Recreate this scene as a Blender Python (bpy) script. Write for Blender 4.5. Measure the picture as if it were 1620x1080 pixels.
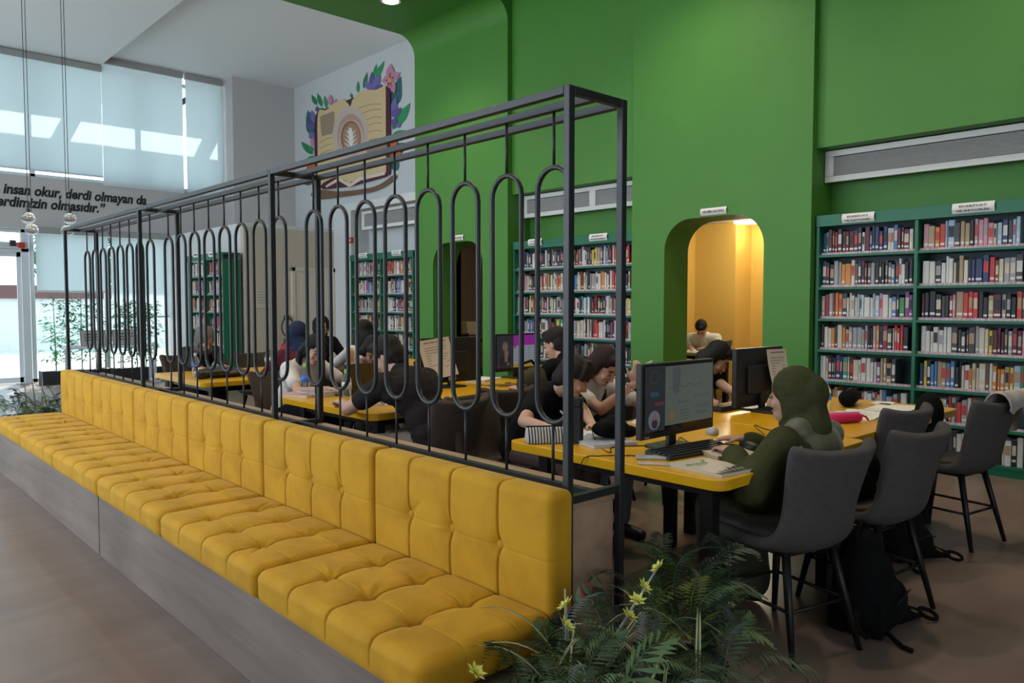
import bpy, bmesh, math, random
import numpy as np
from mathutils import Vector, Matrix, Euler
random.seed(7); rng = np.random.RandomState(5)
for o in list(bpy.data.objects): bpy.data.objects.remove(o)
scene = bpy.context.scene
COL = scene.collection
# ---------------------------------------------------------------- camera
FPX, YAW, PIT, EYE = 1214.0, 0.748, 0.0494, 1.4
cam = bpy.data.cameras.new('camera'); cam.sensor_width = 36; cam.lens = FPX / 1620 * 36
cam.clip_start = 0.05; cam.clip_end = 300
camo = bpy.data.objects.new('camera', cam); COL.objects.link(camo)
camo.location = (0, 0, EYE); camo.rotation_euler = (math.pi / 2 - PIT, 0, -YAW)
scene.camera = camo
# ---------------------------------------------------------------- view, world, sun, daylight
vs = scene.view_settings
vs.view_transform = 'Standard'; vs.look = 'None'; vs.gamma = 1; vs.use_curve_mapping = False
vs.exposure = 0.0
world = bpy.data.worlds.new('sky'); scene.world = world; world.use_nodes = True
bg = world.node_tree.nodes['Background']; bg.inputs[0].default_value = (0.74, 0.88, 1.0, 1); bg.inputs[1].default_value = 3.2
def light(name, kind, loc, energy, color=(1, 1, 1), rot=(0, 0, 0), **k):
    l = bpy.data.lights.new(name, kind); l.energy = energy; l.color = color
    for a, b in k.items(): setattr(l, a, b)
    o = bpy.data.objects.new(name, l); COL.objects.link(o); o.location = loc; o.rotation_euler = rot
    return o
SUN = light('sun', 'SUN', (3, 30, 20), 9.0, (1, 0.95, 0.86), angle=0.009)
SUN.rotation_euler = Vector((-0.28, -0.65, -0.585)).to_track_quat('-Z', 'Y').to_euler()
# daylight entering by the tall windows of the left wall
light('daylight_left_window', 'AREA', (-4.35, 7.6, 2.7), 330, (0.79, 0.90, 1.0), (0, -math.pi / 2, 0), shape='RECTANGLE', size=4.0, size_y=9.0)
light('front_fill', 'AREA', (-0.6, -3.85, 2.4), 22, (1.0, 0.95, 0.88), (math.pi / 2, 0, 0), shape='RECTANGLE', size=6.0, size_y=3.0)  # weak fill added behind the camera, no window known there
# ---------------------------------------------------------------- pixel helpers (1620x1080)
_fw = Vector((math.sin(YAW) * math.cos(PIT), math.cos(YAW) * math.cos(PIT), -math.sin(PIT)))
_rt = Vector((math.cos(YAW), -math.sin(YAW), 0)); _up = _rt.cross(_fw)
def PX(x, y, X=None, Y=None, Z=None):
    d = _fw + _rt * ((x - 810) / FPX) + _up * ((540 - y) / FPX)
    t = X / d.x if X is not None else (Y / d.y if Y is not None else (Z - EYE) / d.z)
    return Vector((0, 0, EYE)) + d * t
# ---------------------------------------------------------------- materials
MATS = {}
def nn(m): return m.node_tree.nodes, m.node_tree.links
def mat(name, col, rough=0.6, metal=0.0, noise=0.0, nscale=8.0, stretch=(1, 1, 1), bump=0.0, bscale=60.0, trans=0.0,
        emit=None, estr=0.0, spec=0.5, sheen=0.0, alpha=1.0, ior=1.45, coat=0.0):
    if name in MATS: return MATS[name]
    m = bpy.data.materials.new(name); m.use_nodes = True; N, L = nn(m); b = N['Principled BSDF']
    b.inputs['Base Color'].default_value = (*col, 1); b.inputs['Roughness'].default_value = rough
    b.inputs['Metallic'].default_value = metal; b.inputs['Specular IOR Level'].default_value = spec
    b.inputs['Transmission Weight'].default_value = trans; b.inputs['IOR'].default_value = ior
    b.inputs['Sheen Weight'].default_value = sheen; b.inputs['Alpha'].default_value = alpha; b.inputs['Coat Weight'].default_value = coat
    if emit: b.inputs['Emission Color'].default_value = (*emit, 1); b.inputs['Emission Strength'].default_value = estr
    if noise or bump:
        tc = N.new('ShaderNodeTexCoord'); mp = N.new('ShaderNodeMapping'); mp.inputs['Scale'].default_value = stretch
        L.new(tc.outputs['Object'], mp.inputs[0])
    if noise:
        t = N.new('ShaderNodeTexNoise'); t.inputs['Scale'].default_value = nscale; t.inputs['Detail'].default_value = 6; t.inputs['Roughness'].default_value = 0.6
        L.new(mp.outputs[0], t.inputs[0])
        r = N.new('ShaderNodeValToRGB'); e = r.color_ramp.elements
        e[0].position = 0.3; e[1].position = 0.72
        e[0].color = (*[max(0, c * (1 - noise)) for c in col], 1); e[1].color = (*[min(1, c * (1 + noise)) for c in col], 1)
        L.new(t.outputs[0], r.inputs[0]); L.new(r.outputs[0], b.inputs['Base Color'])
    if bump:
        t2 = N.new('ShaderNodeTexNoise'); t2.inputs['Scale'].default_value = bscale; t2.inputs['Detail'].default_value = 3
        L.new(mp.outputs[0], t2.inputs[0])
        bp = N.new('ShaderNodeBump'); bp.inputs['Strength'].default_value = bump; bp.inputs['Distance'].default_value = 0.01
        L.new(t2.outputs[0], bp.inputs['Height']); L.new(bp.outputs[0], b.inputs['Normal'])
    MATS[name] = m; return m
def wood(name, c1, c2, c3, axis, rough=0.5):
    """oak decor: long soft streaks along an axis plus a few darker knots"""
    if name in MATS: return MATS[name]
    m = bpy.data.materials.new(name); m.use_nodes = True; N, L = nn(m); b = N['Principled BSDF']; b.inputs['Roughness'].default_value = rough
    tc = N.new('ShaderNodeTexCoord'); mp = N.new('ShaderNodeMapping')
    sc = [9, 9, 9]; sc[axis] = 0.8; mp.inputs['Scale'].default_value = sc; L.new(tc.outputs['Object'], mp.inputs[0])
    t = N.new('ShaderNodeTexNoise'); t.inputs['Scale'].default_value = 1.2; t.inputs['Detail'].default_value = 9; t.inputs['Roughness'].default_value = 0.62; t.inputs['Distortion'].default_value = 0.8
    L.new(mp.outputs[0], t.inputs[0])
    r = N.new('ShaderNodeValToRGB'); e = r.color_ramp.elements; e[0].position = 0.28; e[1].position = 0.75
    e[0].color = (*c1, 1); e[1].color = (*c3, 1); k = e.new(0.5); k.color = (*c2, 1)
    L.new(t.outputs[0], r.inputs[0])
    t2 = N.new('ShaderNodeTexNoise'); t2.inputs['Scale'].default_value = 1.5; t2.inputs['Detail'].default_value = 2; L.new(tc.outputs['Object'], t2.inputs[0])
    r2 = N.new('ShaderNodeValToRGB'); r2.color_ramp.elements[0].position = 0.35; r2.color_ramp.elements[1].position = 0.6
    r2.color_ramp.elements[0].color = (0.78, 0.76, 0.76, 1); r2.color_ramp.elements[1].color = (1, 1, 1, 1); L.new(t2.outputs[0], r2.inputs[0])
    mx = N.new('ShaderNodeMix'); mx.data_type = 'RGBA'; mx.blend_type = 'MULTIPLY'; mx.inputs[0].default_value = 1
    L.new(r.outputs[0], mx.inputs[6]); L.new(r2.outputs[0], mx.inputs[7]); L.new(mx.outputs[2], b.inputs['Base Color'])
    MATS[name] = m; return m
# ---------------------------------------------------------------- mesh builder
class MB:
    def __init__(s): s.v = []; s.f = []; s.m = []; s.cm = 0
    def add(s, vs_, fs, M=None):
        o = len(s.v)
        s.v += [tuple(M @ Vector(v)) for v in vs_] if M is not None else [tuple(v) for v in vs_]
        s.f += [tuple(i + o for i in f) for f in fs]; s.m += [s.cm] * len(fs); return s
    def box(s, a, b, M=None):
        (x0, y0, z0), (x1, y1, z1) = a, b
        return s.add([(x0, y0, z0), (x1, y0, z0), (x1, y1, z0), (x0, y1, z0), (x0, y0, z1), (x1, y0, z1), (x1, y1, z1), (x0, y1, z1)],
                     [(0, 3, 2, 1), (4, 5, 6, 7), (0, 1, 5, 4), (1, 2, 6, 5), (2, 3, 7, 6), (3, 0, 4, 7)], M)
    def cbox(s, c, d, M=None):
        return s.box([c[i] - d[i] / 2 for i in range(3)], [c[i] + d[i] / 2 for i in range(3)], M)
    def tube(s, pts, r, seg=8, closed=False, M=None, caps=True):
        pts = [Vector(p) for p in pts]; n = len(pts); rr = r if isinstance(r, (list, tuple)) else [r] * n
        vs_, fs = [], []; prev = None
        for i, p in enumerate(pts):
            if closed: t = pts[(i + 1) % n] - pts[i - 1]
            else: t = pts[min(i + 1, n - 1)] - pts[max(i - 1, 0)]
            t = t.normalized() if t.length > 1e-9 else Vector((0, 0, 1))
            if prev is None:
                u = t.cross(Vector((0, 0, 1)));
                if u.length < 1e-4: u = t.cross(Vector((0, 1, 0)))
                u.normalize()
            else:
                u = prev - t * prev.dot(t); u.normalize()
            prev = u; w = t.cross(u)
            for k in range(seg):
                a = 2 * math.pi * k / seg; vs_.append(p + (u * math.cos(a) + w * math.sin(a)) * rr[i])
        for i in range(n if closed else n - 1):
            j = (i + 1) % n
            for k in range(seg):
                l = (k + 1) % seg; fs.append((i * seg + k, i * seg + l, j * seg + l, j * seg + k))
        if not closed and caps:
            fs.append(tuple(range(seg - 1, -1, -1))); fs.append(tuple((n - 1) * seg + k for k in range(seg)))
        return s.add(vs_, fs, M)
    def lathe(s, prof, seg=16, M=None):
        vs_, fs = [], []; n = len(prof)
        for r, z in prof:
            for k in range(seg):
                a = 2 * math.pi * k / seg; vs_.append((r * math.cos(a), r * math.sin(a), z))
        for i in range(n - 1):
            for k in range(seg):
                l = (k + 1) % seg; fs.append((i * seg + k, i * seg + l, (i + 1) * seg + l, (i + 1) * seg + k))
        fs.append(tuple(range(seg - 1, -1, -1))); fs.append(tuple((n - 1) * seg + k for k in range(seg)))
        return s.add(vs_, fs, M)
    def ell(s, c, r, R=None, nu=14, nv=9):
        c = Vector(c); vs_, fs = [], []
        vs_.append((0, 0, 1))
        for i in range(1, nv):
            th = math.pi * i / nv
            for k in range(nu):
                a = 2 * math.pi * k / nu; vs_.append((math.sin(th) * math.cos(a), math.sin(th) * math.sin(a), math.cos(th)))
        vs_.append((0, 0, -1)); e = len(vs_) - 1
        for k in range(nu): fs.append((0, 1 + k, 1 + (k + 1) % nu))
        for i in range(nv - 2):
            for k in range(nu):
                l = (k + 1) % nu; a = 1 + i * nu; fs.append((a + k, a + nu + k, a + nu + l, a + l))
        a = 1 + (nv - 2) * nu
        for k in range(nu): fs.append((a + k, e, a + (k + 1) % nu))
        out = []
        for v in vs_:
            p = Vector((v[0] * r[0], v[1] * r[1], v[2] * r[2])); out.append(c + (R @ p if R is not None else p))
        return s.add(out, fs)
    def cap(s, p0, p1, r0, r1=None, seg=12):
        """tapered capsule"""
        p0, p1 = Vector(p0), Vector(p1); r1 = r0 if r1 is None else r1
        t = p1 - p0
        t = t.normalized() if t.length > 1e-6 else Vector((0, 0, 1))
        pts, rr = [], []
        for a in (-85, -60, -30, 0): pts.append(p0 + t * r0 * math.sin(math.radians(a))); rr.append(r0 * math.cos(math.radians(a)))
        for a in (0, 30, 60, 85): pts.append(p1 + t * r1 * math.sin(math.radians(a))); rr.append(r1 * math.cos(math.radians(a)))
        return s.tube(pts, rr, seg)
    def prism(s, poly, axis, a, b):
        """polygon extruded along an axis; poly holds the two other coordinates in order"""
        def P3(q, h):
            if axis == 0: return (h, q[0], q[1])
            if axis == 1: return (q[0], h, q[1])
            return (q[0], q[1], h)
        n = len(poly); vs_ = [P3(q, a) for q in poly] + [P3(q, b) for q in poly]
        fs = [tuple(range(n))[::-1], tuple(range(n, 2 * n))] + [(i, (i + 1) % n, n + (i + 1) % n, n + i) for i in range(n)]
        return s.add(vs_, fs)
    def mesh(s, name, mats, smooth=False, bevel=0.0, bseg=2, angle=35):
        me = bpy.data.meshes.new(name); me.from_pydata([tuple(v) for v in s.v], [], s.f)
        for m in (mats if isinstance(mats, (list, tuple)) else [mats]): me.materials.append(m)
        me.polygons.foreach_set('material_index', s.m)
        bm = bmesh.new(); bm.from_mesh(me)
        bmesh.ops.recalc_face_normals(bm, faces=bm.faces)
        if bevel:
            es = [e for e in bm.edges if len(e.link_faces) == 2 and e.calc_face_angle(0) > math.radians(angle)]
            bmesh.ops.bevel(bm, geom=es, offset=bevel, segments=bseg, affect='EDGES', profile=0.5, clamp_overlap=True)
        bm.to_mesh(me); bm.free()
        if smooth: me.polygons.foreach_set('use_smooth', [True] * len(me.polygons))
        return me
    def build(s, name, mats, parent=None, world=False, **k):
        if world and parent is not None:
            I = parent.matrix_basis.inverted(); s.v = [tuple(I @ Vector(v)) for v in s.v]
        return link(name, s.mesh(name, mats, **k), parent)
def link(name, me, parent=None, loc=None, rot=None):
    o = bpy.data.objects.new(name, me); COL.objects.link(o)
    if parent is not None: o.parent = parent
    if loc is not None: o.location = loc
    if rot is not None: o.rotation_euler = rot
    return o
def tag(o, label, cat, group=None):
    o['label'] = label; o['category'] = cat
    if group: o['group'] = group
    return o
def thing(name, label, cat, loc=(0, 0, 0), rz=0.0, group=None):
    o = bpy.data.objects.new(name, None); COL.objects.link(o); o.empty_display_size = 0.1
    o.location = loc; o.rotation_euler = (0, 0, rz); return tag(o, label, cat, group)
def struct(name, loc=(0, 0, 0)):
    o = bpy.data.objects.new(name, None); COL.objects.link(o); o.location = loc; o['kind'] = 'structure'; o.empty_display_size = 0.1
    return o
def S(o): o['kind'] = 'structure'; return o
def evalmesh(o, name):
    dg = bpy.context.evaluated_depsgraph_get(); me = bpy.data.meshes.new_from_object(o.evaluated_get(dg)); me.name = name; return me
def remesh(mb, name, mats, voxel, smooth=4, factor=0.5):
    me = mb.mesh('tmp', mats); o = link('tmp', me)
    r = o.modifiers.new('r', 'REMESH'); r.mode = 'VOXEL'; r.voxel_size = voxel; r.use_smooth_shade = True
    if smooth: k = o.modifiers.new('s', 'SMOOTH'); k.iterations = smooth; k.factor = factor
    out = evalmesh(o, name); bpy.data.objects.remove(o); bpy.data.meshes.remove(me)
    out.materials.clear()
    for m in (mats if isinstance(mats, (list, tuple)) else [mats]): out.materials.append(m)
    out.polygons.foreach_set('use_smooth', [True] * len(out.polygons))
    return out
def copy_tree(o, parent=None):
    c = o.copy(); COL.objects.link(c); c.parent = parent
    for ch in list(o.children): copy_tree(ch, c)
    return c
def text_mesh(body, width, mats, name='lettering', shear=0.0, bold=0.0, height=None, extrude=0.0005, space=1.0):
    cu = bpy.data.curves.new('txt', 'FONT'); cu.body = body; cu.size = 1; cu.shear = shear; cu.offset = bold; cu.extrude = extrude; cu.space_character = space
    cu.align_x = 'LEFT'; cu.fill_mode = 'FRONT' if extrude == 0 else 'BOTH'; cu.resolution_u = 3
    o = bpy.data.objects.new('txt', cu); COL.objects.link(o); me = evalmesh(o, name)
    bpy.data.objects.remove(o); bpy.data.curves.remove(cu)
    n = len(me.vertices); co = np.empty(n * 3); me.vertices.foreach_get('co', co); co = co.reshape(-1, 3)
    w = co[:, 0].max() - co[:, 0].min(); k = width / w; co[:, 0] -= co[:, 0].min(); co[:, 0] *= k
    ky = k if height is None else height / (co[:, 1].max() - co[:, 1].min()); co[:, 1] *= ky
    me.vertices.foreach_set('co', co.ravel()); me.update(); me.materials.clear(); me.materials.append(mats)
    return me
# ================================================================ the room
GREEN = mat('green_wall_paint', (0.057, 0.205, 0.025), 0.55, noise=0.05, nscale=1.5, bump=0.06, bscale=180)
WHITE = mat('white_wall_paint', (0.54, 0.55, 0.55), 0.75, bump=0.03, bscale=160)
GREYW = mat('warm_grey_wall_paint', (0.47, 0.45, 0.44), 0.8, bump=0.03, bscale=160)
CEIL = mat('white_ceiling_paint', (0.72, 0.73, 0.73), 0.85)
BEIGE = mat('beige_wall_paint', (0.47, 0.40, 0.32), 0.7)
YELW = mat('ochre_wall_paint', (0.76, 0.50, 0.13), 0.4)
BROWNW = mat('tan_wall_paint', (0.36, 0.27, 0.18), 0.7)
ALU = mat('light_aluminium', (0.62, 0.64, 0.66), 0.4, 0.3)
GRIL = mat('white_grille', (0.66, 0.65, 0.62), 0.5)
GRILD = mat('dark_grille_slot', (0.10, 0.10, 0.10), 0.7)
DARK = mat('dark_recess', (0.02, 0.02, 0.022), 0.8)
def floor_mat():
    m = bpy.data.materials.new('vinyl_floor'); m.use_nodes = True; N, L = nn(m); b = N['Principled BSDF']
    tc = N.new('ShaderNodeTexCoord'); mp = N.new('ShaderNodeMapping'); mp.inputs['Scale'].default_value = (0.9, 2.6, 1); L.new(tc.outputs['Object'], mp.inputs[0])
    t = N.new('ShaderNodeTexNoise'); t.inputs['Scale'].default_value = 1.6; t.inputs['Detail'].default_value = 8; t.inputs['Roughness'].default_value = 0.6; t.inputs['Distortion'].default_value = 0.6
    L.new(mp.outputs[0], t.inputs[0]); r = N.new('ShaderNodeValToRGB'); e = r.color_ramp.elements
    e[0].position = 0.3; e[1].position = 0.72; e[0].color = (0.165, 0.110, 0.086, 1); e[1].color = (0.240, 0.172, 0.142, 1)
    L.new(t.outputs[0], r.inputs[0]); L.new(r.outputs[0], b.inputs['Base Color'])
    b.inputs['Roughness'].default_value = 0.3; b.inputs['Specular IOR Level'].default_value = 0.5
    t2 = N.new('ShaderNodeTexNoise'); t2.inputs['Scale'].default_value = 40; L.new(mp.outputs[0], t2.inputs[0])
    bp = N.new('ShaderNodeBump'); bp.inputs['Strength'].default_value = 0.05; L.new(t2.outputs[0], bp.inputs['Height']); L.new(bp.outputs[0], b.inputs['Normal'])
    return m
S(MB().box((-4.6, -4.1, -0.1), (11.5, 15.75, 0)).build('floor', floor_mat()))
# ceilings: white field left, dropped strip, upper white field right, green ribs
cl = struct('ceiling')
MB().box((-4.6, -4.1, 5.76), (4.2, 15.8, 6.1)).build('ceiling_board', CEIL, cl)
MB().box((4.2, 9.73, 5.94), (8.0, 15.8, 6.1)).build('ceiling_board', CEIL, cl)
MB().box((4.2, -4.1, 5.56), (7.6, 9.73, 6.1)).build('ceiling_board', GREEN, cl)
# ---- right wall: green ribs (pier with arch + ceiling rib), lintels, niche backs
wr = struct('wall_right')
def arc(cx, cz, r, a0, a1, n=8): return [(cx + r * math.cos(math.radians(a0 + (a1 - a0) * i / n)), cz + r * math.sin(math.radians(a0 + (a1 - a0) * i / n))) for i in range(n + 1)]
def rib(y0, y1, ay0, ay1, az, r=0.33, top=5.43):
    poly = [(y0, 0), (ay0, 0)] + arc(ay0 + r, az - r, r, 180, 90) + arc(ay1 - r, az - r, r, 90, 0) + [(ay1, 0), (y1, 0), (y1, 5.13), (y0, 5.13)]
    mb = MB(); mb.prism(poly, 0, 7.0, 7.45); mb.build('pier', GREEN, wr)
    prof = [(7.0, 5.13)] + arc(6.7, 5.13, 0.3, 0, 90, 24) + [(4.2, 5.43), (4.2, 5.7), (7.45, 5.7), (7.45, 5.13)]
    MB().prism(prof, 1, y0, y1).build('ceiling_rib', GREEN, wr)
rib(3.41, 5.53, 3.89, 5.08, 2.305)
rib(7.63, 9.73, 8.15, 9.29, 2.29)
for (a, b) in ((-4.1, 3.41), (5.53, 7.63)):
    MB().box((7.08, a, 2.86), (7.5, b, 5.6)).build('lintel', GREEN, wr)
    MB().box((7.42, a, 0), (7.6, b, 2.86)).build('niche_back', GREEN, wr)
MB().box((7.84, 9.73, 2.9), (8.0, 15.8, 5.96)).build('upper_wall', WHITE, wr)
MB().box((7.0, 11.62, 0), (7.9, 12.2, 3.12)).build('wall_block', WHITE, wr)
MB().box((7.0, 9.73, 2.99), (7.9, 11.62, 3.12)).build('lintel', WHITE, wr)
MB().box((7.36, 9.73, 0), (7.9, 11.62, 2.99)).build('niche_back', WHITE, wr)
# wall closing the reading rooms behind
# ---- closet box by the windows (beige, with a door)
bx = struct('wall_closet')
MB().box((5.35, 12.2, 0), (7.84, 12.32, 2.66)).build('front_wall', BEIGE, bx)
MB().box((5.35, 12.32, 0), (5.47, 15.7, 2.66)).build('side_wall', WHITE, bx)
MB().box((5.35, 12.2, 2.66), (7.84, 15.7, 2.72)).build('closet_roof', WHITE, bx)
dr = struct('door_1', (6.24, 12.2, 0))
DOORW = mat('cream_door', (0.56, 0.50, 0.42), 0.5)
MB().box((0, -0.02, 0), (0.72, 0.03, 1.95)).build('door_leaf', DOORW, dr)
for a, b in (((-0.07, -0.035, 0), (0, 0.02, 2.02)), ((0.72, -0.035, 0), (0.79, 0.02, 2.02)), ((-0.07, -0.035, 1.95), (0.79, 0.02, 2.02))):
    MB().box(a, b).build('door_frame', DOORW, dr, bevel=0.006)
for z0, z1 in ((0.15, 0.78), (0.86, 1.40), (1.48, 1.84)):
    mb = MB(); mb.box((0.1, -0.026, z0), (0.62, -0.018, z1)); mb.build('door_panel', DOORW, dr, bevel=0.006)
mb = MB(); mb.lathe([(0.026, 0), (0.026, 0.012), (0.009, 0.014), (0.009, 0.05)], 12, Matrix.Translation((0.06, -0.02, 1.02)) @ Matrix.Rotation(math.pi / 2, 4, 'X'))
mb.tube([(0.06, -0.065, 1.02), (0.12, -0.066, 1.025), (0.17, -0.064, 1.02)], 0.008); mb.lathe([(0.02, 0), (0.02, 0.012)], 12, Matrix.Translation((0.06, -0.02, 0.92)) @ Matrix.Rotation(math.pi / 2, 4, 'X'))
mb.build('door_handle', mat('black_metal', (0.02, 0.02, 0.022), 0.4, 0.6), dr, smooth=True)
# ---- far wall: lintel with lettering, column, blinds above, glazed front below
FY = 15.7
wf = struct('wall_far')
MB().box((-4.6, FY, 2.70), (6.5, FY + 0.25, 3.63)).build('text_lintel', GREYW, wf)
MB().box((6.5, FY - 0.46, 0), (8.0, FY + 0.25, 5.96)).build('column', GREYW, wf)
MB().box((-4.6, FY, 5.74), (4.2, FY + 0.25, 6.0)).build('window_head', CEIL, wf)
MB().box((4.2, FY, 5.92), (6.5, FY + 0.25, 6.0)).build('window_head', CEIL, wf)
MB().box((-4.6, FY - 0.012, 2.695), (6.5, FY, 2.715)).build('edge_trim', ALU, wf)
INK = mat('black_lettering', (0.012, 0.012, 0.012), 0.5)
for body, p0, p1, hh in (('insan okur, derdi olmayan da', (5, 303), (232, 320), .235), ('derdimizin olmasıdır.”', (-16, 319), (167, 333), .185)):
    a = PX(*p0, Y=FY - 0.006); b = PX(*p1, Y=FY - 0.006)
    me = text_mesh(body, b.x - a.x, INK, shear=0.22, bold=0.034, extrude=0.002, height=hh)
    z = PX(5, 305 if 'insan' in body else 325, Y=FY).z
    link('lettering', me, wf, (a.x, FY - 0.004, z), (math.pi / 2, 0, 0))
# glazing: one window per bay, frames, panes and roller blinds
GLASS = bpy.data.materials.new('window_glass'); GLASS.use_nodes = True
N, L = nn(GLASS); N.remove(N['Principled BSDF'])
tr = N.new('ShaderNodeBsdfTransparent'); tr.inputs[0].default_value = (0.93, 0.97, 0.97, 1); gl = N.new('ShaderNodeBsdfGlossy'); gl.inputs['Roughness'].default_value = 0.02
mxs = N.new('ShaderNodeMixShader'); mxs.inputs[0].default_value = 0.06
L.new(tr.outputs[0], mxs.inputs[1]); L.new(gl.outputs[0], mxs.inputs[2]); L.new(mxs.outputs[0], N['Material Output'].inputs[0])
BLIND = bpy.data.materials.new('blind_fabric'); BLIND.use_nodes = True
N, L = nn(BLIND); N.remove(N['Principled BSDF'])
d = N.new('ShaderNodeBsdfDiffuse'); d.inputs[0].default_value = (0.60, 0.66, 0.67, 1); t = N.new('ShaderNodeBsdfTranslucent'); t.inputs[0].default_value = (0.50, 0.58, 0.60, 1)
mxs = N.new('ShaderNodeMixShader'); mxs.inputs[0].default_value = 0.55; L.new(d.outputs[0], mxs.inputs[1]); L.new(t.outputs[0], mxs.inputs[2]); L.new(mxs.outputs[0], N['Material Output'].inputs[0])
FRM = mat('white_window_frame', (0.62, 0.65, 0.68), 0.45)
win_n = 0
def window(x0, x1, z0, z1, mull=(), rails=(), y=FY + 0.12):
    global win_n; win_n += 1
    w = struct('window_%d' % win_n, ((x0 + x1) / 2, y, z0)); h = z1 - z0; k = (x1 - x0) / 2
    for a, b in (((-k, -0.04, 0), (-k + 0.06, 0.04, h)), ((k - 0.06, -0.04, 0), (k, 0.04, h)), ((-k, -0.04, 0), (k, 0.04, 0.06)), ((-k, -0.04, h - 0.06), (k, 0.04, h))):
        MB().box(a, b).build('window_frame', FRM, w)
    xs = [-k] + [m - (x0 + x1) / 2 for m in mull] + [k]
    for m in xs[1:-1]: MB().box((m - 0.035, -0.04, 0), (m + 0.035, 0.04, h)).build('mullion', FRM, w)
    for r in rails: MB().box((-k, -0.035, r - z0 - 0.03), (k, 0.035, r - z0 + 0.03)).build('transom', FRM, w)
    for i in range(len(xs) - 1): MB().box((xs[i], -0.004, 0), (xs[i + 1], 0.004, h)).build('pane', GLASS, w)
    return w
window(-4.5, 6.5, 3.63, 5.74, mull=(-2.6, -0.7, 1.2, 3.1, 4.9))
window(3.02, 5.4, 0.0, 2.70, mull=(4.25,))
window(-4.5, 1.2, 0.0, 2.70, mull=(-2.6, -0.7))
def blind(x0, x1, ztop, zbot, label, y=FY - 0.07, cass=True):
    b = thing('roller_blind', label, 'blind', ((x0 + x1) / 2, y, zbot)); k = (x1 - x0) / 2; h = ztop - zbot
    n = 24; vs_, fs = [], []
    for i in range(n + 1):
        for j in range(2): vs_.append((-k + 2 * k * i / n, 0.004 * math.sin(i * 0.9), j * h))
    for i in range(n): fs.append((2 * i, 2 * i + 2, 2 * i + 3, 2 * i + 1))
    MB().add(vs_, fs).build('fabric', BLIND, b, smooth=True)
    MB().box((-k, -0.012, -0.02), (k, 0.012, 0.012)).build('bottom_bar', FRM, b, bevel=0.004)
    if cass: MB().box((-k - 0.01, -0.05, h - 0.02), (k + 0.01, 0.05, h + 0.09)).build('cassette', mat('grey_cassette', (0.30, 0.29, 0.28), 0.5), b, bevel=0.01)
blind(2.0, 4.2, 5.66, 3.74, 'wide pale roller blind high up beside the pendant wires, left of the others')
blind(-0.4, 1.97, 5.66, 3.74, 'pale roller blind high on the window wall outside the left edge')
blind(4.205, 5.66, 5.83, 3.60, 'middle pale roller blind on the upper windows, reaching the lintel')
blind(5.72, 6.45, 5.83, 3.60, 'narrow pale roller blind next to the grey column on the upper windows')
blind(3.08, 4.25, 2.66, 1.62, 'roller blind lowered halfway above the bamboo beside the glass door')
blind(4.29, 5.33, 2.66, 1.15, 'roller blind on the lower window behind the metal screen, next to bookcase')
# glass entrance door
ge = struct('door_2', (2.3, FY + 0.1, 0))
for a, b in (((-0.55, -0.05, 0), (-0.47, 0.05, 2.70)), ((0.58, -0.05, 0), (0.70, 0.05, 2.70)), ((-0.55, -0.05, 2.30), (0.7, 0.05, 2.42)), ((-0.55, -0.05, 2.64), (0.7, 0.05, 2.70))):
    MB().box(a, b).build('door_frame', FRM, ge, bevel=0.006)
for x0, x1, yy in ((-0.47, 0.08, -0.02), (0.02, 0.58, 0.03)):
    lf = MB().box((x0, yy - 0.004, 0.05), (x1, yy + 0.004, 2.3)).build('door_pane', GLASS, ge)
    for a, b in (((x0, yy - 0.02, 0), (x1, yy + 0.02, 0.1)), ((x0, yy - 0.02, 2.22), (x1, yy + 0.02, 2.3)), ((x0, yy - 0.02, 0), (x0 + 0.06, yy + 0.02, 2.3)), ((x1 - 0.06, yy - 0.02, 0), (x1, yy + 0.02, 2.3))):
        MB().box(a, b).build('leaf_frame', FRM, ge)
MB().box((-0.47, -0.004, 2.42), (0.58, 0.004, 2.64)).build('transom_pane', GLASS, ge)
# door operator with sensor
op = thing('door_operator', 'silver sensor box with red light on the frame above the glass door', 'sensor', (2.95, FY - 0.02, 2.36))
MB().box((-1.2, -0.06, 0), (0.02, 0.06, 0.1)).build('housing', ALU, op, bevel=0.01)
MB().box((-0.26, -0.10, 0.03), (-0.17, -0.05, 0.13)).build('card_reader', mat('charcoal_plastic', (0.03, 0.03, 0.035), 0.5), op, bevel=0.008)
MB().box((-0.14, -0.10, 0.0), (-0.04, -0.05, 0.1)).build('red_button', mat('red_plastic', (0.5, 0.03, 0.03), 0.4), op, bevel=0.008)
# ---- left wall with tall windows, front wall (behind the camera)
wl = struct('wall_left')
for y0, y1, z0, z1 in ((-4.1, 16, 0, 0.5), (-4.1, 16, 4.7, 6.0), (-4.1, -2.4, 0.5, 4.7), (-2.4, 3.0, 0.5, 4.7), (7.4, 7.8, 0.5, 4.7), (12.2, 16, 0.5, 4.7)):
    MB().box((-4.6, y0, z0), (-4.4, y1, z1)).build('wall_panel', WHITE, wl)
wb = struct('wall_back')
for x0, x1, z0, z1 in ((-4.6, -3.6, 0, 6), (2.4, 7.6, 0, 6), (-3.6, 2.4, 0, 0.9), (-3.6, 2.4, 2.6, 6)):
    MB().box((x0, -4.1, z0), (x1, -3.95, z1)).build('wall_panel', WHITE, wb)
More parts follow.
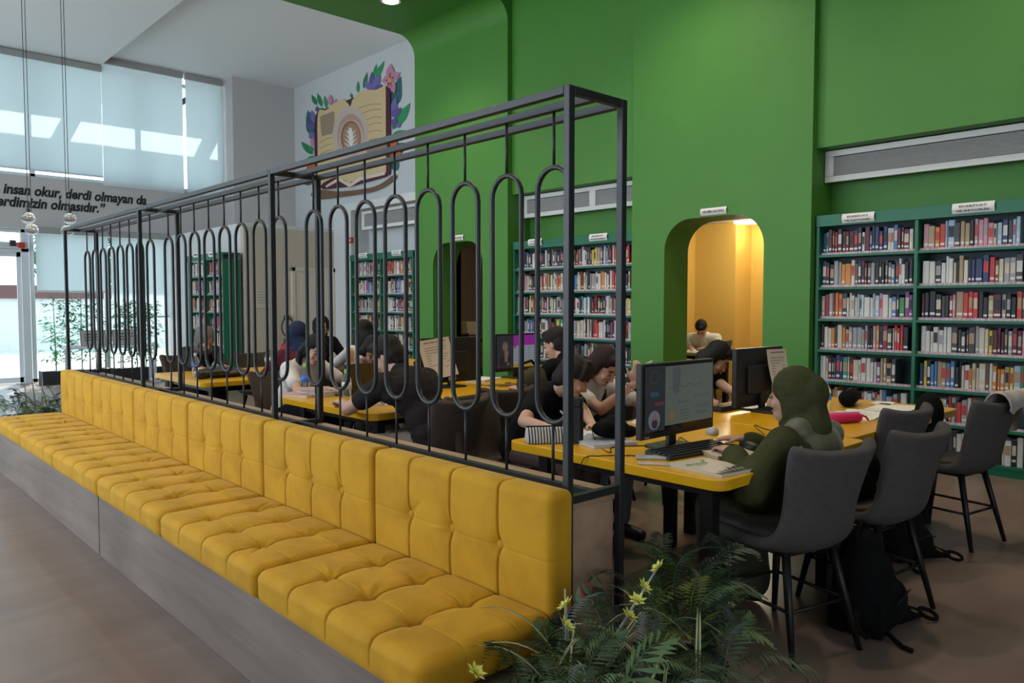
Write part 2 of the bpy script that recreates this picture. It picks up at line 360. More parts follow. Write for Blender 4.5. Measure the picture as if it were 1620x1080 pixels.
# ---- reading rooms seen through the two arches
rr = struct('wall_reading_room')
MB().box((7.45, 2.6, 2.62), (11.5, 13.4, 2.75)).build('room_ceiling', mat('cream_ceiling', (0.55, 0.50, 0.42), 0.8), rr)
MB().box((10.35, 6.21, 0), (10.95, 7.6, 2.62)).build('ochre_wall', YELW, rr)
MB().box((10.15, 6.92, 0), (10.35, 7.6, 2.62)).build('ochre_pier', YELW, rr)
MB().box((10.8, 2.6, 0), (10.95, 6.21, 2.62)).build('ochre_wall', YELW, rr)
MB().box((7.6, 7.6, 0), (10.5, 7.75, 2.62)).build('partition', YELW, rr)
MB().box((7.6, 7.45, 0), (10.5, 7.6, 2.62)).build('partition', YELW, rr)
MB().box((7.6, 2.6, 0), (10.5, 2.75, 2.62)).build('partition', YELW, rr)
MB().box((11.3, 7.75, 0), (11.45, 13.3, 2.62)).build('tan_wall', BROWNW, rr)
MB().box((7.9, 13.2, 0), (11.4, 13.35, 2.62)).build('tan_wall', BROWNW, rr)
MB().box((7.6, 9.73, 0), (7.9, 13.3, 2.62)).build('tan_wall', BROWNW, rr)
# ================================================================ bench, cushions, metal screen
OAK = wood('grey_oak_decor', (0.125, 0.092, 0.072), (0.175, 0.134, 0.108), (0.225, 0.18, 0.15), 1)
OAKW = wood('warm_oak_decor', (0.27, 0.165, 0.10), (0.37, 0.235, 0.15), (0.45, 0.30, 0.20), 1)
BX0, BX1 = 1.72, 1.985          # backing box under the screen
bench = thing('bench', 'long grey oak bench base with raised backing box under the metal screen', 'bench', (1.6, 4.5, 0))
Y0, Y1 = 1.52, 7.42
for i, (a, b) in enumerate(((Y0, 4.64), (4.655, Y1 + 0.15))):
    MB().box((1.18, a, 0.0), (1.198, b, 0.365)).build('front_panel', OAK, bench, world=True, bevel=0.0015, bseg=1)
MB().box((1.198, Y0, 0.33), (BX0, Y1, 0.36)).build('seat_board', OAK, bench, world=True)
MB().box((1.188, Y0, 0.0), (BX0, Y0 + 0.018, 0.345)).build('end_panel', OAK, bench, world=True)
MB().box((BX0 + 0.03, 1.615, 0.0), (BX0 + 0.048, 7.60, 0.755)).build('backing_front', OAKW, bench, world=True)
MB().box((BX1 - 0.05, 1.615, 0.0), (BX1 - 0.03, 7.60, 0.755)).build('backing_rear', OAKW, bench, world=True)
MB().box((BX0 + 0.048, 1.615, 0.0), (BX1 - 0.05, 1.633, 0.755)).build('backing_end', OAKW, bench, world=True)
MB().box((BX0 - 0.005, 1.61, 0.755), (BX1 + 0.005, 7.61, 0.78)).build('top_board', OAKW, bench, world=True, bevel=0.002, bseg=1)
# ---- velvet
def velvet():
    m = bpy.data.materials.new('mustard_velvet'); m.use_nodes = True; N, L = nn(m); b = N['Principled BSDF']
    tc = N.new('ShaderNodeTexCoord'); t = N.new('ShaderNodeTexNoise'); t.inputs['Scale'].default_value = 9; t.inputs['Detail'].default_value = 4
    L.new(tc.outputs['Object'], t.inputs[0]); r = N.new('ShaderNodeValToRGB'); e = r.color_ramp.elements
    e[0].position = 0.36; e[1].position = 0.62; e[0].color = (0.42, 0.205, 0.006, 1); e[1].color = (0.50, 0.255, 0.009, 1)
    L.new(t.outputs[0], r.inputs[0]); L.new(r.outputs[0], b.inputs['Base Color'])
    b.inputs['Roughness'].default_value = 0.75; b.inputs['Sheen Weight'].default_value = 0.22; b.inputs['Sheen Roughness'].default_value = 0.35
    b.inputs['Sheen Tint'].default_value = (1.0, 0.85, 0.35, 1); b.inputs['Specular IOR Level'].default_value = 0.25
    t2 = N.new('ShaderNodeTexNoise'); t2.inputs['Scale'].default_value = 350; L.new(tc.outputs['Object'], t2.inputs[0])
    bp = N.new('ShaderNodeBump'); bp.inputs['Strength'].default_value = 0.12; bp.inputs['Distance'].default_value = 0.002; L.new(t2.outputs[0], bp.inputs['Height']); L.new(bp.outputs[0], b.inputs['Normal'])
    return m
VELVET = velvet()
def cushion_mesh(Lx, Ly, Lz, r, seams, rows, seed, up, wrinkle=1.0, deep=.022, puff=.006):
    """rounded box (size Lx*Ly*Lz, z up = show face), seams across y, buttons at seams x rows"""
    rs = np.random.RandomState(seed); h = np.array([Lx, Ly, Lz]) / 2
    def ax(n, half): return np.concatenate([[-half], -half + r * np.array([.12, .3, .55, .8]), np.linspace(-half + r, half - r, n), half - r * np.array([.8, .55, .3, .12]), [half]])
    near_ = np.array([0, .002, .0045, .008, .013, .02, -.002, -.0045, -.008, -.013, -.02])
    A = [ax(60, h[0]), ax(110, h[1]), ax(3, h[2])]
    for k_, cs in ((0, rows), (1, seams)):
        base = np.array([v for v in A[k_] if min(abs(v - c) for c in cs) > .022]); A[k_] = np.sort(np.concatenate([base] + [c + near_ for c in cs]))
    V, F = [], []
    def face(i, j, k, sgn):
        o = len(V); a, b = A[i], A[j]
        for u in a:
            for v in b:
                p = [0, 0, 0]; p[i] = u; p[j] = v; p[k] = sgn * h[k]; V.append(p)
        nb = len(b)
        for p in range(len(a) - 1):
            for q in range(nb - 1):
                f = (o + p * nb + q, o + (p + 1) * nb + q, o + (p + 1) * nb + q + 1, o + p * nb + q + 1)
                F.append(f if sgn > 0 else f[::-1])
    face(0, 1, 2, 1); face(0, 1, 2, -1); face(1, 2, 0, 1); face(1, 2, 0, -1); face(2, 0, 1, 1); face(2, 0, 1, -1)
    V = np.array(V); q = np.clip(V, -(h - r), h - r); n = V - q; ln = np.linalg.norm(n, axis=1, keepdims=True); n = n / np.maximum(ln, 1e-9)
    P = q + r * n
    w = np.clip((n[:, 2] + 0.25) / 0.6, 0, 1)            # show face and its rounded edges
    d = np.zeros(len(P)); ys = np.array(seams)
    dist = np.min(np.abs(P[:, 1:2] - ys[None]), axis=1)
    pitch = Ly / (len(seams) + 1)
    d += puff * (1 - np.exp(-(dist / 0.022) ** 2)) - 0.010 * np.exp(-(dist / 0.0036) ** 2)
    for rx in rows:
        dx = np.abs(P[:, 0] - rx); d -= puff * .45 * np.exp(-(dx / 0.004) ** 2)
    top = np.clip(n[:, 2], 0, 1)
    for rx in rows:
        for sy in seams:
            ex, ey = P[:, 0] - rx, P[:, 1] - sy; R2 = np.sqrt(ex ** 2 + ey ** 2)
            d -= deep * np.exp(-(R2 / 0.026) ** 2) * top + 0.006 * np.exp(-(R2 / 0.07) ** 2) * top
            for _ in range(int(9 * wrinkle)):
                a = rs.uniform(0, 2 * math.pi); lx, ly = math.cos(a), math.sin(a)
                al = ex * lx + ey * ly; ac = -ex * ly + ey * lx + rs.uniform(-.004, .004) + 0.02 * al * rs.uniform(-1, 1)
                d += rs.uniform(-.006, .0045) * np.exp(-(ac / 0.007) ** 2) * np.exp(-((al - 0.05) / rs.uniform(.03, .07)) ** 2) * top
    P = P + n * (d * w)[:, None]
    # slack: crown
    P[:, 2] += 0.012 * np.clip(n[:, 2], 0, 1) * np.cos(np.clip(P[:, 0] / h[0], -1, 1) * 1.3) * np.cos(np.clip(P[:, 1] / h[1], -1, 1) * 1.3)
    me = bpy.data.meshes.new('cushion_pad'); me.from_pydata(P.tolist(), [], F)
    bm = bmesh.new(); bm.from_mesh(me); bmesh.ops.remove_doubles(bm, verts=bm.verts, dist=1e-5); bmesh.ops.recalc_face_normals(bm, faces=bm.faces); bm.to_mesh(me); bm.free()
    me.polygons.foreach_set('use_smooth', [True] * len(me.polygons)); me.materials.append(VELVET); return me
PITCH = 0.966; YB = 1.545
btn = MB(); btn.ell((0, 0, 0), (0.0155, 0.0155, 0.007)); btn_me = btn.mesh('button', VELVET, smooth=True)
sm = [-PITCH / 4, 0, PITCH / 4]
seat_me = [cushion_mesh(0.485, PITCH - 0.012, 0.115, 0.035, sm, [-0.09, 0.10], 3 + i, 1) for i in range(3)]
back_me = [cushion_mesh(0.385, PITCH - 0.012, 0.10, 0.026, sm, [-0.012], 20 + i, 1, 0.3, .015, .003) for i in range(2)]
ords = ['nearest', 'second nearest', 'third nearest', 'fourth nearest', 'fifth nearest', 'farthest']
for i in range(6):
    yc = YB + PITCH * (i + 0.5)
    c = thing('seat_cushion', '%s tufted mustard velvet seat cushion on the long bench' % ords[i], 'cushion', (1.362, yc, 0.365), 0, 'bench seat cushions')
    link('pad', seat_me[i % 3], c, (0, 0, 0.0575), (0, 0, math.pi * (i % 2)))
    for rx in (-0.09, 0.10):
        for sy in sm: link('button', btn_me, c, (rx * (1 if i % 2 == 0 else -1), sy, 0.0575 + 0.036))
    c = thing('back_cushion', '%s upright mustard velvet back cushion of the bench below the screen' % ords[i], 'cushion', (1.650, yc, 0.455), 0, 'bench back cushions')
    p = link('pad', back_me[i % 2], c, (0, 0, 0.1925), (0, -math.pi / 2, 0))
    for sy in sm: link('button', btn_me, c, (-0.041, sy, 0.1925 - 0.012), (0, -math.pi / 2, 0))
# ---- metal screen
STEEL = mat('charcoal_powder_coat', (0.012, 0.014, 0.016), 0.42, 0.0, noise=0.12, nscale=4)
scr = thing('metal_screen', 'charcoal steel partition frame with elongated oval bars standing on the bench back', 'screen', (1.85, 4.6, 0))
T = 0.025
PY = [1.60, 3.59, 5.59, 7.585]; XA, XM, XB = 1.72, 1.845, 1.97; ZT = 2.055
for i, y in enumerate(PY):
    for x in (XA, XB):
        MB().cbox((x, y, (ZT + (0.0 if (x == XA or i == 0) else 0.78)) / 2), (T, T, ZT - (0.0 if (x == XA or i == 0) else 0.78))).build('post', STEEL, scr, world=True, bevel=0.002, bseg=1)
    for z in (ZT - T / 2, 0.78 + T / 2):
        MB().cbox(((XA + XB) / 2, y, z), (XB - XA - T, T, T)).build('cross_bar', STEEL, scr, world=True, bevel=0.002, bseg=1)
for i in range(3):
    a, b = PY[i] + T / 2, PY[i + 1] - T / 2
    for x, z in ((XA, ZT - T / 2), (XM, ZT - T / 2), (XB, ZT - T / 2), (XM, 0.78 + T / 2)):
        MB().cbox((x, (a + b) / 2, z), (T, b - a, T)).build('top_rail' if z > 1 else 'bottom_rail', STEEL, scr, world=True, bevel=0.002, bseg=1)
    OZ0, OZ1, OW = 1.0, 1.85, 0.076
    for k in range(8):
        y = PY[i] + 0.185 + k * (PY[i + 1] - PY[i] - 0.37) / 7
        pts = [(0, OW * math.cos(math.radians(t)), OZ1 - OW + OW * math.sin(math.radians(t))) for t in range(0, 181, 18)] + \
              [(0, -OW * math.cos(math.radians(t)), OZ0 + OW - OW * math.sin(math.radians(t))) for t in range(0, 181, 18)]
        if i == 0 and k == 0:
            oval_me = MB().tube(pts, 0.0095, 8, closed=True).mesh('oval_bar', STEEL, smooth=True)
            rodu_me = MB().tube([(0, 0, OZ1 - 0.004), (0, 0, ZT - T)], 0.0055, 6).mesh('rod', STEEL, smooth=True)
            rodl_me = MB().tube([(0, 0, 0.78 + T), (0, 0, OZ0 + 0.004)], 0.0055, 6).mesh('rod', STEEL, smooth=True)
        off = Vector((XM, y, 0)) - Vector(scr.location)
        ov = link('oval_bar', oval_me, scr, off); link('rod', rodu_me, ov); link('rod', rodl_me, ov)
# ================================================================ bookcases and books
BCG = mat('green_bookcase_board', (0.008, 0.125, 0.062), 0.45)
BCB = mat('slate_back_panel', (0.10, 0.135, 0.15), 0.6)
STRIP = mat('lilac_shelf_labels', (0.50, 0.36, 0.42), 0.6, noise=0.5, nscale=60, stretch=(1, 1, 0.2))
PAPER = mat('white_paper', (0.70, 0.67, 0.63), 0.8)
SH = [1.855, 1.553, 1.258, 0.965, 0.668, 0.375, 0.085]
def bookcase(label, x, y0, y1, bays, height=2.225, depth=0.30, rz=0, loc=None, strips=True):
    """front at local x=0 facing -x, runs y0..y1; rz turns it"""
    b = thing('bookcase', label, 'bookcase', (x, (y0 + y1) / 2, 0)); k = (y1 - y0) / 2; t = 0.03; q = height / 2.225
    MB().box((depth - 0.012, -k, 0.02), (depth, k, height - 0.02)).build('back_panel', BCB, b)
    ed = [-k + (2 * k) * i / bays for i in range(bays + 1)]
    for i, e in enumerate(ed):
        yy = min(max(e, -k + t / 2), k - t / 2)
        MB().box((0.0, yy - t / 2, 0), (depth - 0.012, yy + t / 2, height - 0.105)).build('side_panel', BCG, b, bevel=0.002, bseg=1)
    MB().box((-0.008, -k, height - 0.105), (0.015, k, height)).build('header', BCG, b, bevel=0.002, bseg=1)
    MB().box((0.015, -k, height - 0.03), (depth, k, height)).build('top_board', BCG, b)
    MB().box((0.01, -k, 0.0), (0.03, k, 0.08)).build('plinth', BCG, b)
    for i in range(bays):
        a, c = ed[i] + t * (1 if i == 0 else .5), ed[i + 1] - t * (1 if i == bays - 1 else .5)
        for z in SH:
            s_ = MB().box((0.004, a, (z - 0.022) * q), (depth - 0.012, c, z * q)).build('shelf', BCG, b)
            if strips and z > 0.3: MB().box((0.048, a, z * q), (0.0505, c, z * q + 0.022)).build('label_strip', STRIP, s_)
    return b, [(ed[i] + (y0 + y1) / 2 + 0.035, ed[i + 1] + (y0 + y1) / 2 - 0.035) for i in range(bays)]
BOOKC = {'white': (.62, .60, .57), 'cream': (.58, .50, .38), 'grey': (.33, .32, .33), 'black': (.022, .022, .028), 'charcoal': (.06, .058, .062), 'dark red': (.26, .03, .035),
         'red': (.52, .05, .045), 'maroon': (.11, .025, .035), 'navy': (.03, .05, .13), 'blue': (.08, .20, .42), 'pale blue': (.36, .47, .58), 'teal': (.03, .27, .29), 'green': (.06, .26, .10),
         'yellow': (.62, .47, .05), 'orange': (.58, .22, .05), 'brown': (.17, .09, .05), 'tan': (.40, .28, .16), 'purple': (.22, .06, .24), 'pink': (.55, .28, .33)}
BW = {'white': 22, 'cream': 10, 'grey': 9, 'black': 15, 'charcoal': 12, 'dark red': 8, 'red': 6, 'maroon': 9, 'navy': 6, 'blue': 4, 'pale blue': 3, 'teal': 2, 'green': 2, 'yellow': 3, 'orange': 3, 'brown': 6, 'tan': 5, 'purple': 2, 'pink': 3}
BKEYS = list(BW); BPROB = np.array([BW[k] for k in BKEYS], float); BPROB /= BPROB.sum()
BMAT = {k: mat('book_' + k.replace(' ', '_'), c, 0.5) for k, c in BOOKC.items()}
PAGES = mat('book_pages', (0.60, 0.53, 0.42), 0.8)
STK = mat('spine_sticker', (0.66, 0.62, 0.62), 0.6)
def book_geo(mb, x, y0, y1, z, h, d, ci, ti, si):
    """a book: cover case, spine bands (title, sticker), paper block; spine faces -x"""
    mb.cm = ci; r = min(0.004, (y1 - y0) * .25)
    zs = [z, z + .18 * h, z + .27 * h, z + .42 * h, z + .8 * h, z + h]; o = len(mb.v)
    cols = [(x + r, y0), (x, y0 + r), (x, y1 - r), (x + r, y1)]
    vs_ = [(cx, cy, zz) for zz in zs for cx, cy in cols]; fs = []; ms = []
    for i in range(5):
        for k in range(3):
            fs.append((4 * i + k, 4 * i + k + 1, 4 * i + 5 + k, 4 * i + 4 + k)); ms.append(si if (i == 1 and k == 1) else (ti if (i == 3 and k == 1) else ci))
    n = len(vs_); vs_ += [(x + d, y0, z), (x + d, y1, z), (x + d, y0, z + h), (x + d, y1, z + h)]
    fs += [(0, 20, n + 2, n), (3, n + 1, n + 3, 23)]; ms += [ci, ci]
    fs += [(0, n, n + 1, 3, 2, 1), (20, 21, 22, 23, n + 3, n + 2)]; ms += [PG, PG]
    fs += [(n, n + 2, n + 3, n + 1)]; ms += [PG]
    mb.v += vs_; mb.f += [tuple(i + o for i in f) for f in fs]; mb.m += ms
NC = len(BKEYS); PG = NC
ALLM = [BMAT[k] for k in BKEYS] + [PAGES, STK]
nw = ['first', 'second', 'third', 'fourth', 'fifth', 'sixth', 'seventh', 'eighth', 'ninth', 'tenth', 'eleventh', 'twelfth', '13th', '14th', '15th', '16th', '17th', '18th', '19th', '20th', '21st', '22nd', '23rd', '24th', '25th', '26th', '27th', '28th', '29th', '30th', '31st', '32nd', '33rd', '34th', '35th']
rest = MB(); near_count = 0
def plan_row(a, b, fill=1.0, tmin=.014, tmax=.045):
    """books from the left end (large y) to the right (small y)"""
    y = b; out = []; run = None
    while True:
        if run and rng.rand() < .28: k = run
        else: k = BKEYS[rng.choice(NC, p=BPROB)]
        t = tmin + (tmax - tmin) * rng.beta(1.6, 3.0); h = rng.choice([.195, .21, .215, .23, .24]) + rng.uniform(-.006, .006)
        if y - t < a + (b - a) * (1 - fill): break
        out.append((y - t, y - 0.0008, h, k)); y -= t + (rng.uniform(.001, .004)); run = k
    return out
def fill_case(x, spans, nrows, near=None, q=1.0, fills=None):
    global near_count
    for bi, (a, b) in enumerate(spans):
        for ri in range(nrows):
            fl = 1.0 if rng.rand() > .2 else rng.uniform(.9, 1)
            if fills: fl = fills.get((bi, ri), fl)
            row = plan_row(a, b, fl, *((.016, .06) if near else (.014, .045)))
            for n, (y0, y1, h, k) in enumerate(row):
                ti = int(rng.choice([BKEYS.index(c) for c in ('white', 'cream', 'black', 'grey', 'red', 'tan')])) if rng.rand() < .65 else BKEYS.index(k)
                ki = BKEYS.index(k); xx = x + 0.055 + rng.uniform(0, .015); z = SH[ri] * q + 0.001; d = .15
                si = NC + 1 if rng.rand() < .75 else ki
                if near and near_count < 300 and near(bi, ri, y0):
                    mb = MB(); cy = (y0 + y1) / 2
                    book_geo(mb, 0, y0 - cy, y1 - cy, 0, h, d, 0, 1, 2 if si > NC else 0)
                    mb.m = [3 if v == PG else v for v in mb.m]
                    o = mb.build('book', [BMAT[k], ALLM[ti], STK, PAGES]); o.location = (xx, cy, z)
                    tag(o, '%s book, %s from left, %s shelf down, %s bay beside ochre arch' % (k, nw[n], nw[ri], ['right', 'left'][bi - len(spans)]), 'book', 'books in the nearest bookcase')
                    near_count += 1
                else: book_geo(rest, xx, y0, y1, z, h, d, ki, ti, si)
bA, spA = bookcase('long green bookcase by the grey chairs, right of the ochre room arch', 7.07, -1.05, 3.39, 5)
bB, spB = bookcase('green bookcase in the green niche between the two arches', 7.07, 5.56, 7.60, 2)
bC, spC = bookcase('green bookcase in the white niche under the mural, beside the door', 6.97, 9.76, 11.60, 2)
fill_case(7.07, spA, 7, near=lambda bi, ri, y: bi >= 3 and y > 1.62 and ri < 6, fills={(4, 4): .84, (4, 0): 1, (3, 5): .75})
fill_case(7.07, spB, 7); fill_case(6.97, spC, 7)
# bookcase standing at the closet side wall, end panel toward the camera
bD, spD = bookcase('tall green bookcase with plain green end panel near the entrance', 5.0, 12.22, 13.72, 2)
fill_case(5.0, spD, 7)
ro = rest.build('books', ALLM); ro['kind'] = 'stuff'; ro['label'] = 'rows of books filling the bookcases farther back'; ro['category'] = 'books'
# curled paper shelf signs
SIGNP = mat('sign_paper', (0.72, 0.70, 0.68), 0.7); SIGNT = mat('sign_print', (0.10, 0.09, 0.09), 0.7)
def sign(x, yc, zc, w, h, lines, label):
    s_ = thing('shelf_sign', label, 'sign', (x, yc, zc))
    n = 8; vs_ = []; fs = []
    for i in range(n + 1):
        t = i / n; zz = h / 2 - h * t; xx = -0.016 * math.sin(math.pi * t) - 0.002
        vs_ += [(xx, w / 2, zz), (xx, -w / 2, zz)]
    for i in range(n): fs.append((2 * i, 2 * i + 1, 2 * i + 3, 2 * i + 2))
    me = MB().add(vs_, fs); o = me.build('card', SIGNP, s_, smooth=True)
    for i, tx in enumerate(lines):
        tm = text_mesh(tx, w * (.82 if len(tx) > 8 else .66), SIGNT, height=h * (.24 if len(lines) > 1 else .34), bold=0.02, extrude=0.0004)
        zz = (h * .08, -h * .34)[i] if len(lines) > 1 else -h * .16
        link('lettering', tm, s_, (-0.0215, w * (.41 if len(tx) > 8 else .33), zz), (math.pi / 2, 0, -math.pi / 2))
for (u, v, txt, w, l) in ((1358, 344, ('EDEBİYAT', 'VE RETORİK'), .29, 'white paper sign on the bookcase header, left of the two near chairs'),
                          (1540, 328, ('EDEBİYAT', 'VE RETORİK'), .31, 'larger white paper sign on the bookcase header, at the right'),
                          (847, 383, ('EDEBİYAT', 'VE RETORİK'), .25, 'white paper sign on the niche bookcase header, behind the oval bars'),
                          (947, 375, ('EDEBİYAT', 'VE RETORİK'), .28, 'white paper sign on the niche bookcase header, between the end posts')):
    p = PX(u, v, X=7.06); sign(7.06, p.y, p.z, w, .085, txt, l)
for u, v, l in ((575, 404, 'small white sign on the mural-side bookcase header, left one'), (628, 400, 'small white sign on the mural-side bookcase header, right one')):
    p = PX(u, v, X=6.96); sign(6.96, p.y, p.z, .26, .085, ('TARİH', 'VE EDEBİYAT'), l)
for u, v, l in ((311, 403, 'small white sign on the entrance bookcase header, farther one'), (336, 402, 'small white sign on the entrance bookcase header, nearer one')):
    p = PX(u, v, X=4.99); sign(4.99, p.y, p.z, .26, .085, ('ROMAN',), l)
p = PX(1129, 334, X=6.995); sign(6.998, p.y, p.z, .31, .075, ('OKUMA SALONU',), 'white sign reading OKUMA SALONU above the ochre room arch')
p = PX(724, 376, X=6.995); sign(6.998, p.y, p.z, .27, .075, ('OKUMA SALONU',), 'white sign above the arch of the tan room, behind the bars')
# ---- air grilles in the niches
def grille(x, y0, y1, z0, z1, label, split=()):
    g = thing('air_grille', label, 'vent', (x, (y0 + y1) / 2, z0)); k = (y1 - y0) / 2; h = z1 - z0; f = .055
    MB().box((0.04, -k, 0), (0.06, k, h)).build('backing', GRILD, g)
    for a, b in (((0, -k, 0), (0.05, k, f)), ((0, -k, h - f), (0.05, k, h)), ((0, -k, f), (0.05, -k + f * 1.5, h - f)), ((0, k - f * 1.5, f), (0.05, k, h - f))):
        MB().box(a, b).build('frame', GRIL, g, bevel=0.004)
    for s_ in split: MB().box((0, s_ - g.location.y - .05, f), (0.05, s_ - g.location.y + .05, h - f)).build('frame', GRIL, g)
    n = 15; me = None
    for i in range(n):
        z = f + (h - 2 * f) * (i + .5) / n
        if me is None: me = MB().box((0.012, -k + f, -.0032), (0.036, k - f, .0032), Matrix.Rotation(.5, 4, 'Y')).mesh('slat', mat('grey_slat', (0.42, 0.41, 0.40), 0.45))
        link('slat', me, g, (0, 0, z))
grille(7.25, -1.0, 3.405, 2.555, 2.85, 'long white air grille above the near bookcase on the green wall', (-.2,))
grille(7.25, 5.56, 7.60, 2.555, 2.85, 'white air grille above the bookcase between the two arches', (6.35,))
grille(7.15, 9.76, 11.52, 2.66, 2.98, 'white air grille below the mural above the white niche bookcase')
# ================================================================ tables
YTOP = mat('yellow_table_laminate', (0.66, 0.34, 0.006), 0.28, noise=0.03, nscale=3)
WTOP = mat('pale_table_laminate', (0.60, 0.56, 0.50), 0.4)
BLKM = mat('black_metal', (0.02, 0.02, 0.022), 0.4, 0.6)
def rrect(x0, y0, x1, y1, r, n=6):
    o = []
    for cx, cy, a in ((x1 - r, y1 - r, 0), (x0 + r, y1 - r, 90), (x0 + r, y0 + r, 180), (x1 - r, y0 + r, 270)):
        for i in range(n + 1):
            t = math.radians(a + 90 * i / n); o.append((cx + r * math.cos(t), cy + r * math.sin(t)))
    return o
TZ = 0.735
def table(label, x0, y0, x1, y1, top=None, z=TZ, leg=BLKM, th=.042):
    t = thing('reading_table', label, 'table', ((x0 + x1) / 2, (y0 + y1) / 2, 0), 0); a, b = (x1 - x0) / 2, (y1 - y0) / 2
    MB().prism(rrect(-a, -b, a, b, .06), 2, z - th, z).build('table_top', top or YTOP, t, bevel=0.003, angle=50)
    for sx in (-1, 1):
        for sy in (-1, 1): MB().cbox((sx * (a - .14), sy * (b - .14), (z - th) / 2), (.06, .06, z - th)).build('leg', leg, t, bevel=.004)
        MB().cbox((sx * (a - .14), 0, z - th - .03), (.04, 2 * b - .34, .05)).build('apron', leg, t)
    for sy in (-1, 1): MB().cbox((0, sy * (b - .14), z - th - .03), (2 * a - .34, .04, .05)).build('apron', leg, t)
    return t
T1A = table('yellow table with rounded corners nearest the plants, in front of the olive hijab person', 2.50, 1.545, 3.80, 2.735)
T1B = table('yellow table joined on by the bookcase side, behind the empty grey chairs', 3.805, 1.62, 5.38, 2.79)
T2A = table('yellow table with laptop and two bottles in the middle row', 2.49, 3.92, 3.92, 5.14)
T2B = table('yellow table of the middle row carrying the purple-screen monitor', 3.925, 3.95, 5.45, 5.17)
T3A = table('yellow table with pale edge at the far row, before the grey hijab person', 2.46, 6.46, 3.9, 7.70)
T3B = table('yellow table of the far row behind the laptop user', 3.905, 6.48, 5.4, 7.70)
# ================================================================ chairs
FAB = mat('taupe_grey_upholstery', (0.075, 0.067, 0.066), 0.9, noise=0.12, nscale=40, bump=0.15, bscale=500, spec=0.2)
FABB = mat('brown_taupe_upholstery', (0.068, 0.051, 0.043), 0.9, noise=0.12, nscale=40, bump=0.15, bscale=500, spec=0.2)
def shell_mesh(fab):
    """winged bucket shell, facing +y"""
    prof = [(.255, .452, .195), (.235, .470, .208), (.12, .468, .226), (.0, .458, .236), (-.11, .450, .230), (-.175, .465, .208), (-.205, .52, .180), (-.222, .60, .170), (-.246, .69, .177), (-.270, .775, .194), (-.288, .83, .208), (-.292, .850, .208)]
    curl = [.0, .0, .0, .01, .02, .045, .065, .075, .08, .085, .08, .07]          # forward curl of the edge
    lift = [.0, .005, .015, .025, .035, .035, .02, .0, .0, .0, .018, .028]
    nu = 15; vs_, fs = [], []
    for (y, z, w), c, l in zip(prof, curl, lift):
        for i in range(nu):
            u = -1 + 2 * i / (nu - 1); e = abs(u) ** 3
            vs_.append((w * u, y + c * e, z + l * e))
    n = len(prof)
    for i in range(n - 1):
        for j in range(nu - 1): fs.append((i * nu + j, i * nu + j + 1, (i + 1) * nu + j + 1, (i + 1) * nu + j))
    me = bpy.data.meshes.new('t'); me.from_pydata(vs_, [], fs); o = link('t', me)
    s = o.modifiers.new('a', 'SOLIDIFY'); s.thickness = .05; s.offset = 1; s.use_even_offset = False
    b = o.modifiers.new('b', 'SUBSURF'); b.levels = 2; b.render_levels = 2
    out = evalmesh(o, 'shell'); bpy.data.objects.remove(o); out.materials.clear(); out.materials.append(fab)
    out.polygons.foreach_set('use_smooth', [True] * len(out.polygons)); return out
SHELL = {0: shell_mesh(FAB), 1: shell_mesh(FABB)}
pad = MB(); pad.prism(rrect(-.18, -.16, .18, .225, .09, 5), 2, 0, .03)
PADM = {k: pad.mesh('seat_pad', m, bevel=.012, bseg=3, smooth=True) for k, m in ((0, FAB), (1, FABB))}
LEGS = [((sx * .125, yy0, .44), (sx * .19, yy1, 0)) for sx in (-1, 1) for yy0, yy1 in ((.14, .215), (-.13, -.235))]
leg_me = [MB().tube([a, tuple((a[i] + b[i]) / 2 for i in range(3)), b], [.0185, .016, .0115], 10).mesh('leg', BLKM, smooth=True) for a, b in LEGS]
def at_z(i, z): a, b = LEGS[i]; t = (a[2] - z) / (a[2] - b[2]); return tuple(a[k] + (b[k] - a[k]) * t for k in range(3))
STR = [(0, 1), (2, 3), (1, 3), (0, 2)]
str_me = [MB().tube([at_z(i, .20), at_z(j, .20)], .0075, 8).mesh('stretcher', BLKM, smooth=True) for i, j in STR]
mount_me = MB().box((-.15, -.15, .405), (.15, .16, .43)).mesh('seat_mount', BLKM)
def chair(x, y, face, label, kind=0):
    """x,y = seat centre; face = degrees clockwise from +Y"""
    c = thing('upholstered_chair', label, 'chair', (x, y, 0), -math.radians(face), 'winged upholstered chairs')
    link('shell', SHELL[kind], c); link('seat_pad', PADM[kind], c, (0, .02, .462)); link('seat_mount', mount_me, c)
    for m in leg_me: link('leg', m, c)
    for m in str_me: link('stretcher', m, c)
    return c
chair(2.98, 1.55, 15, 'nearest grey winged chair, occupied by the olive hijab person')
chair(3.62, 1.48, 7.5, 'empty grey winged chair next to the black backpack')
chair(4.30, 1.78, 7.5, 'empty grey winged chair pushed against the yellow table edge')
chair(5.02, 1.56, 10, 'grey winged chair with a pale jacket over its back')
chair(2.95, 3.26, 172, 'brown winged chair under the short-haired person in black', 1)
chair(3.72, 3.42, 180, 'brown winged chair of the person with wristwatch', 1)
chair(4.55, 3.36, 180, 'brown winged chair of the long black haired person', 1)
chair(2.78, 3.70, -6, 'brown winged chair of the broad person in dark T-shirt, behind the bars', 1)
chair(3.40, 3.92, 4, 'empty brown winged chair tucked in the middle row', 1)
chair(4.15, 3.62, 6, 'brown winged chair at the purple monitor', 1)
chair(2.82, 5.62, 176, 'brown winged chair of the white T-shirt person at the laptop', 1)
chair(3.50, 5.66, 184, 'brown winged chair under the sleeveless person', 1)
chair(4.42, 5.62, 180, 'empty brown winged chair facing the paper-covered monitor', 1)
chair(3.20, 6.05, -4, 'brown winged chair of the navy headscarf person', 1)
chair(3.92, 6.12, 6, 'brown winged chair under the person in white shirt with long dark hair', 1)
chair(2.98, 8.16, 180, 'brown winged chair of the grey hijab person', 1)
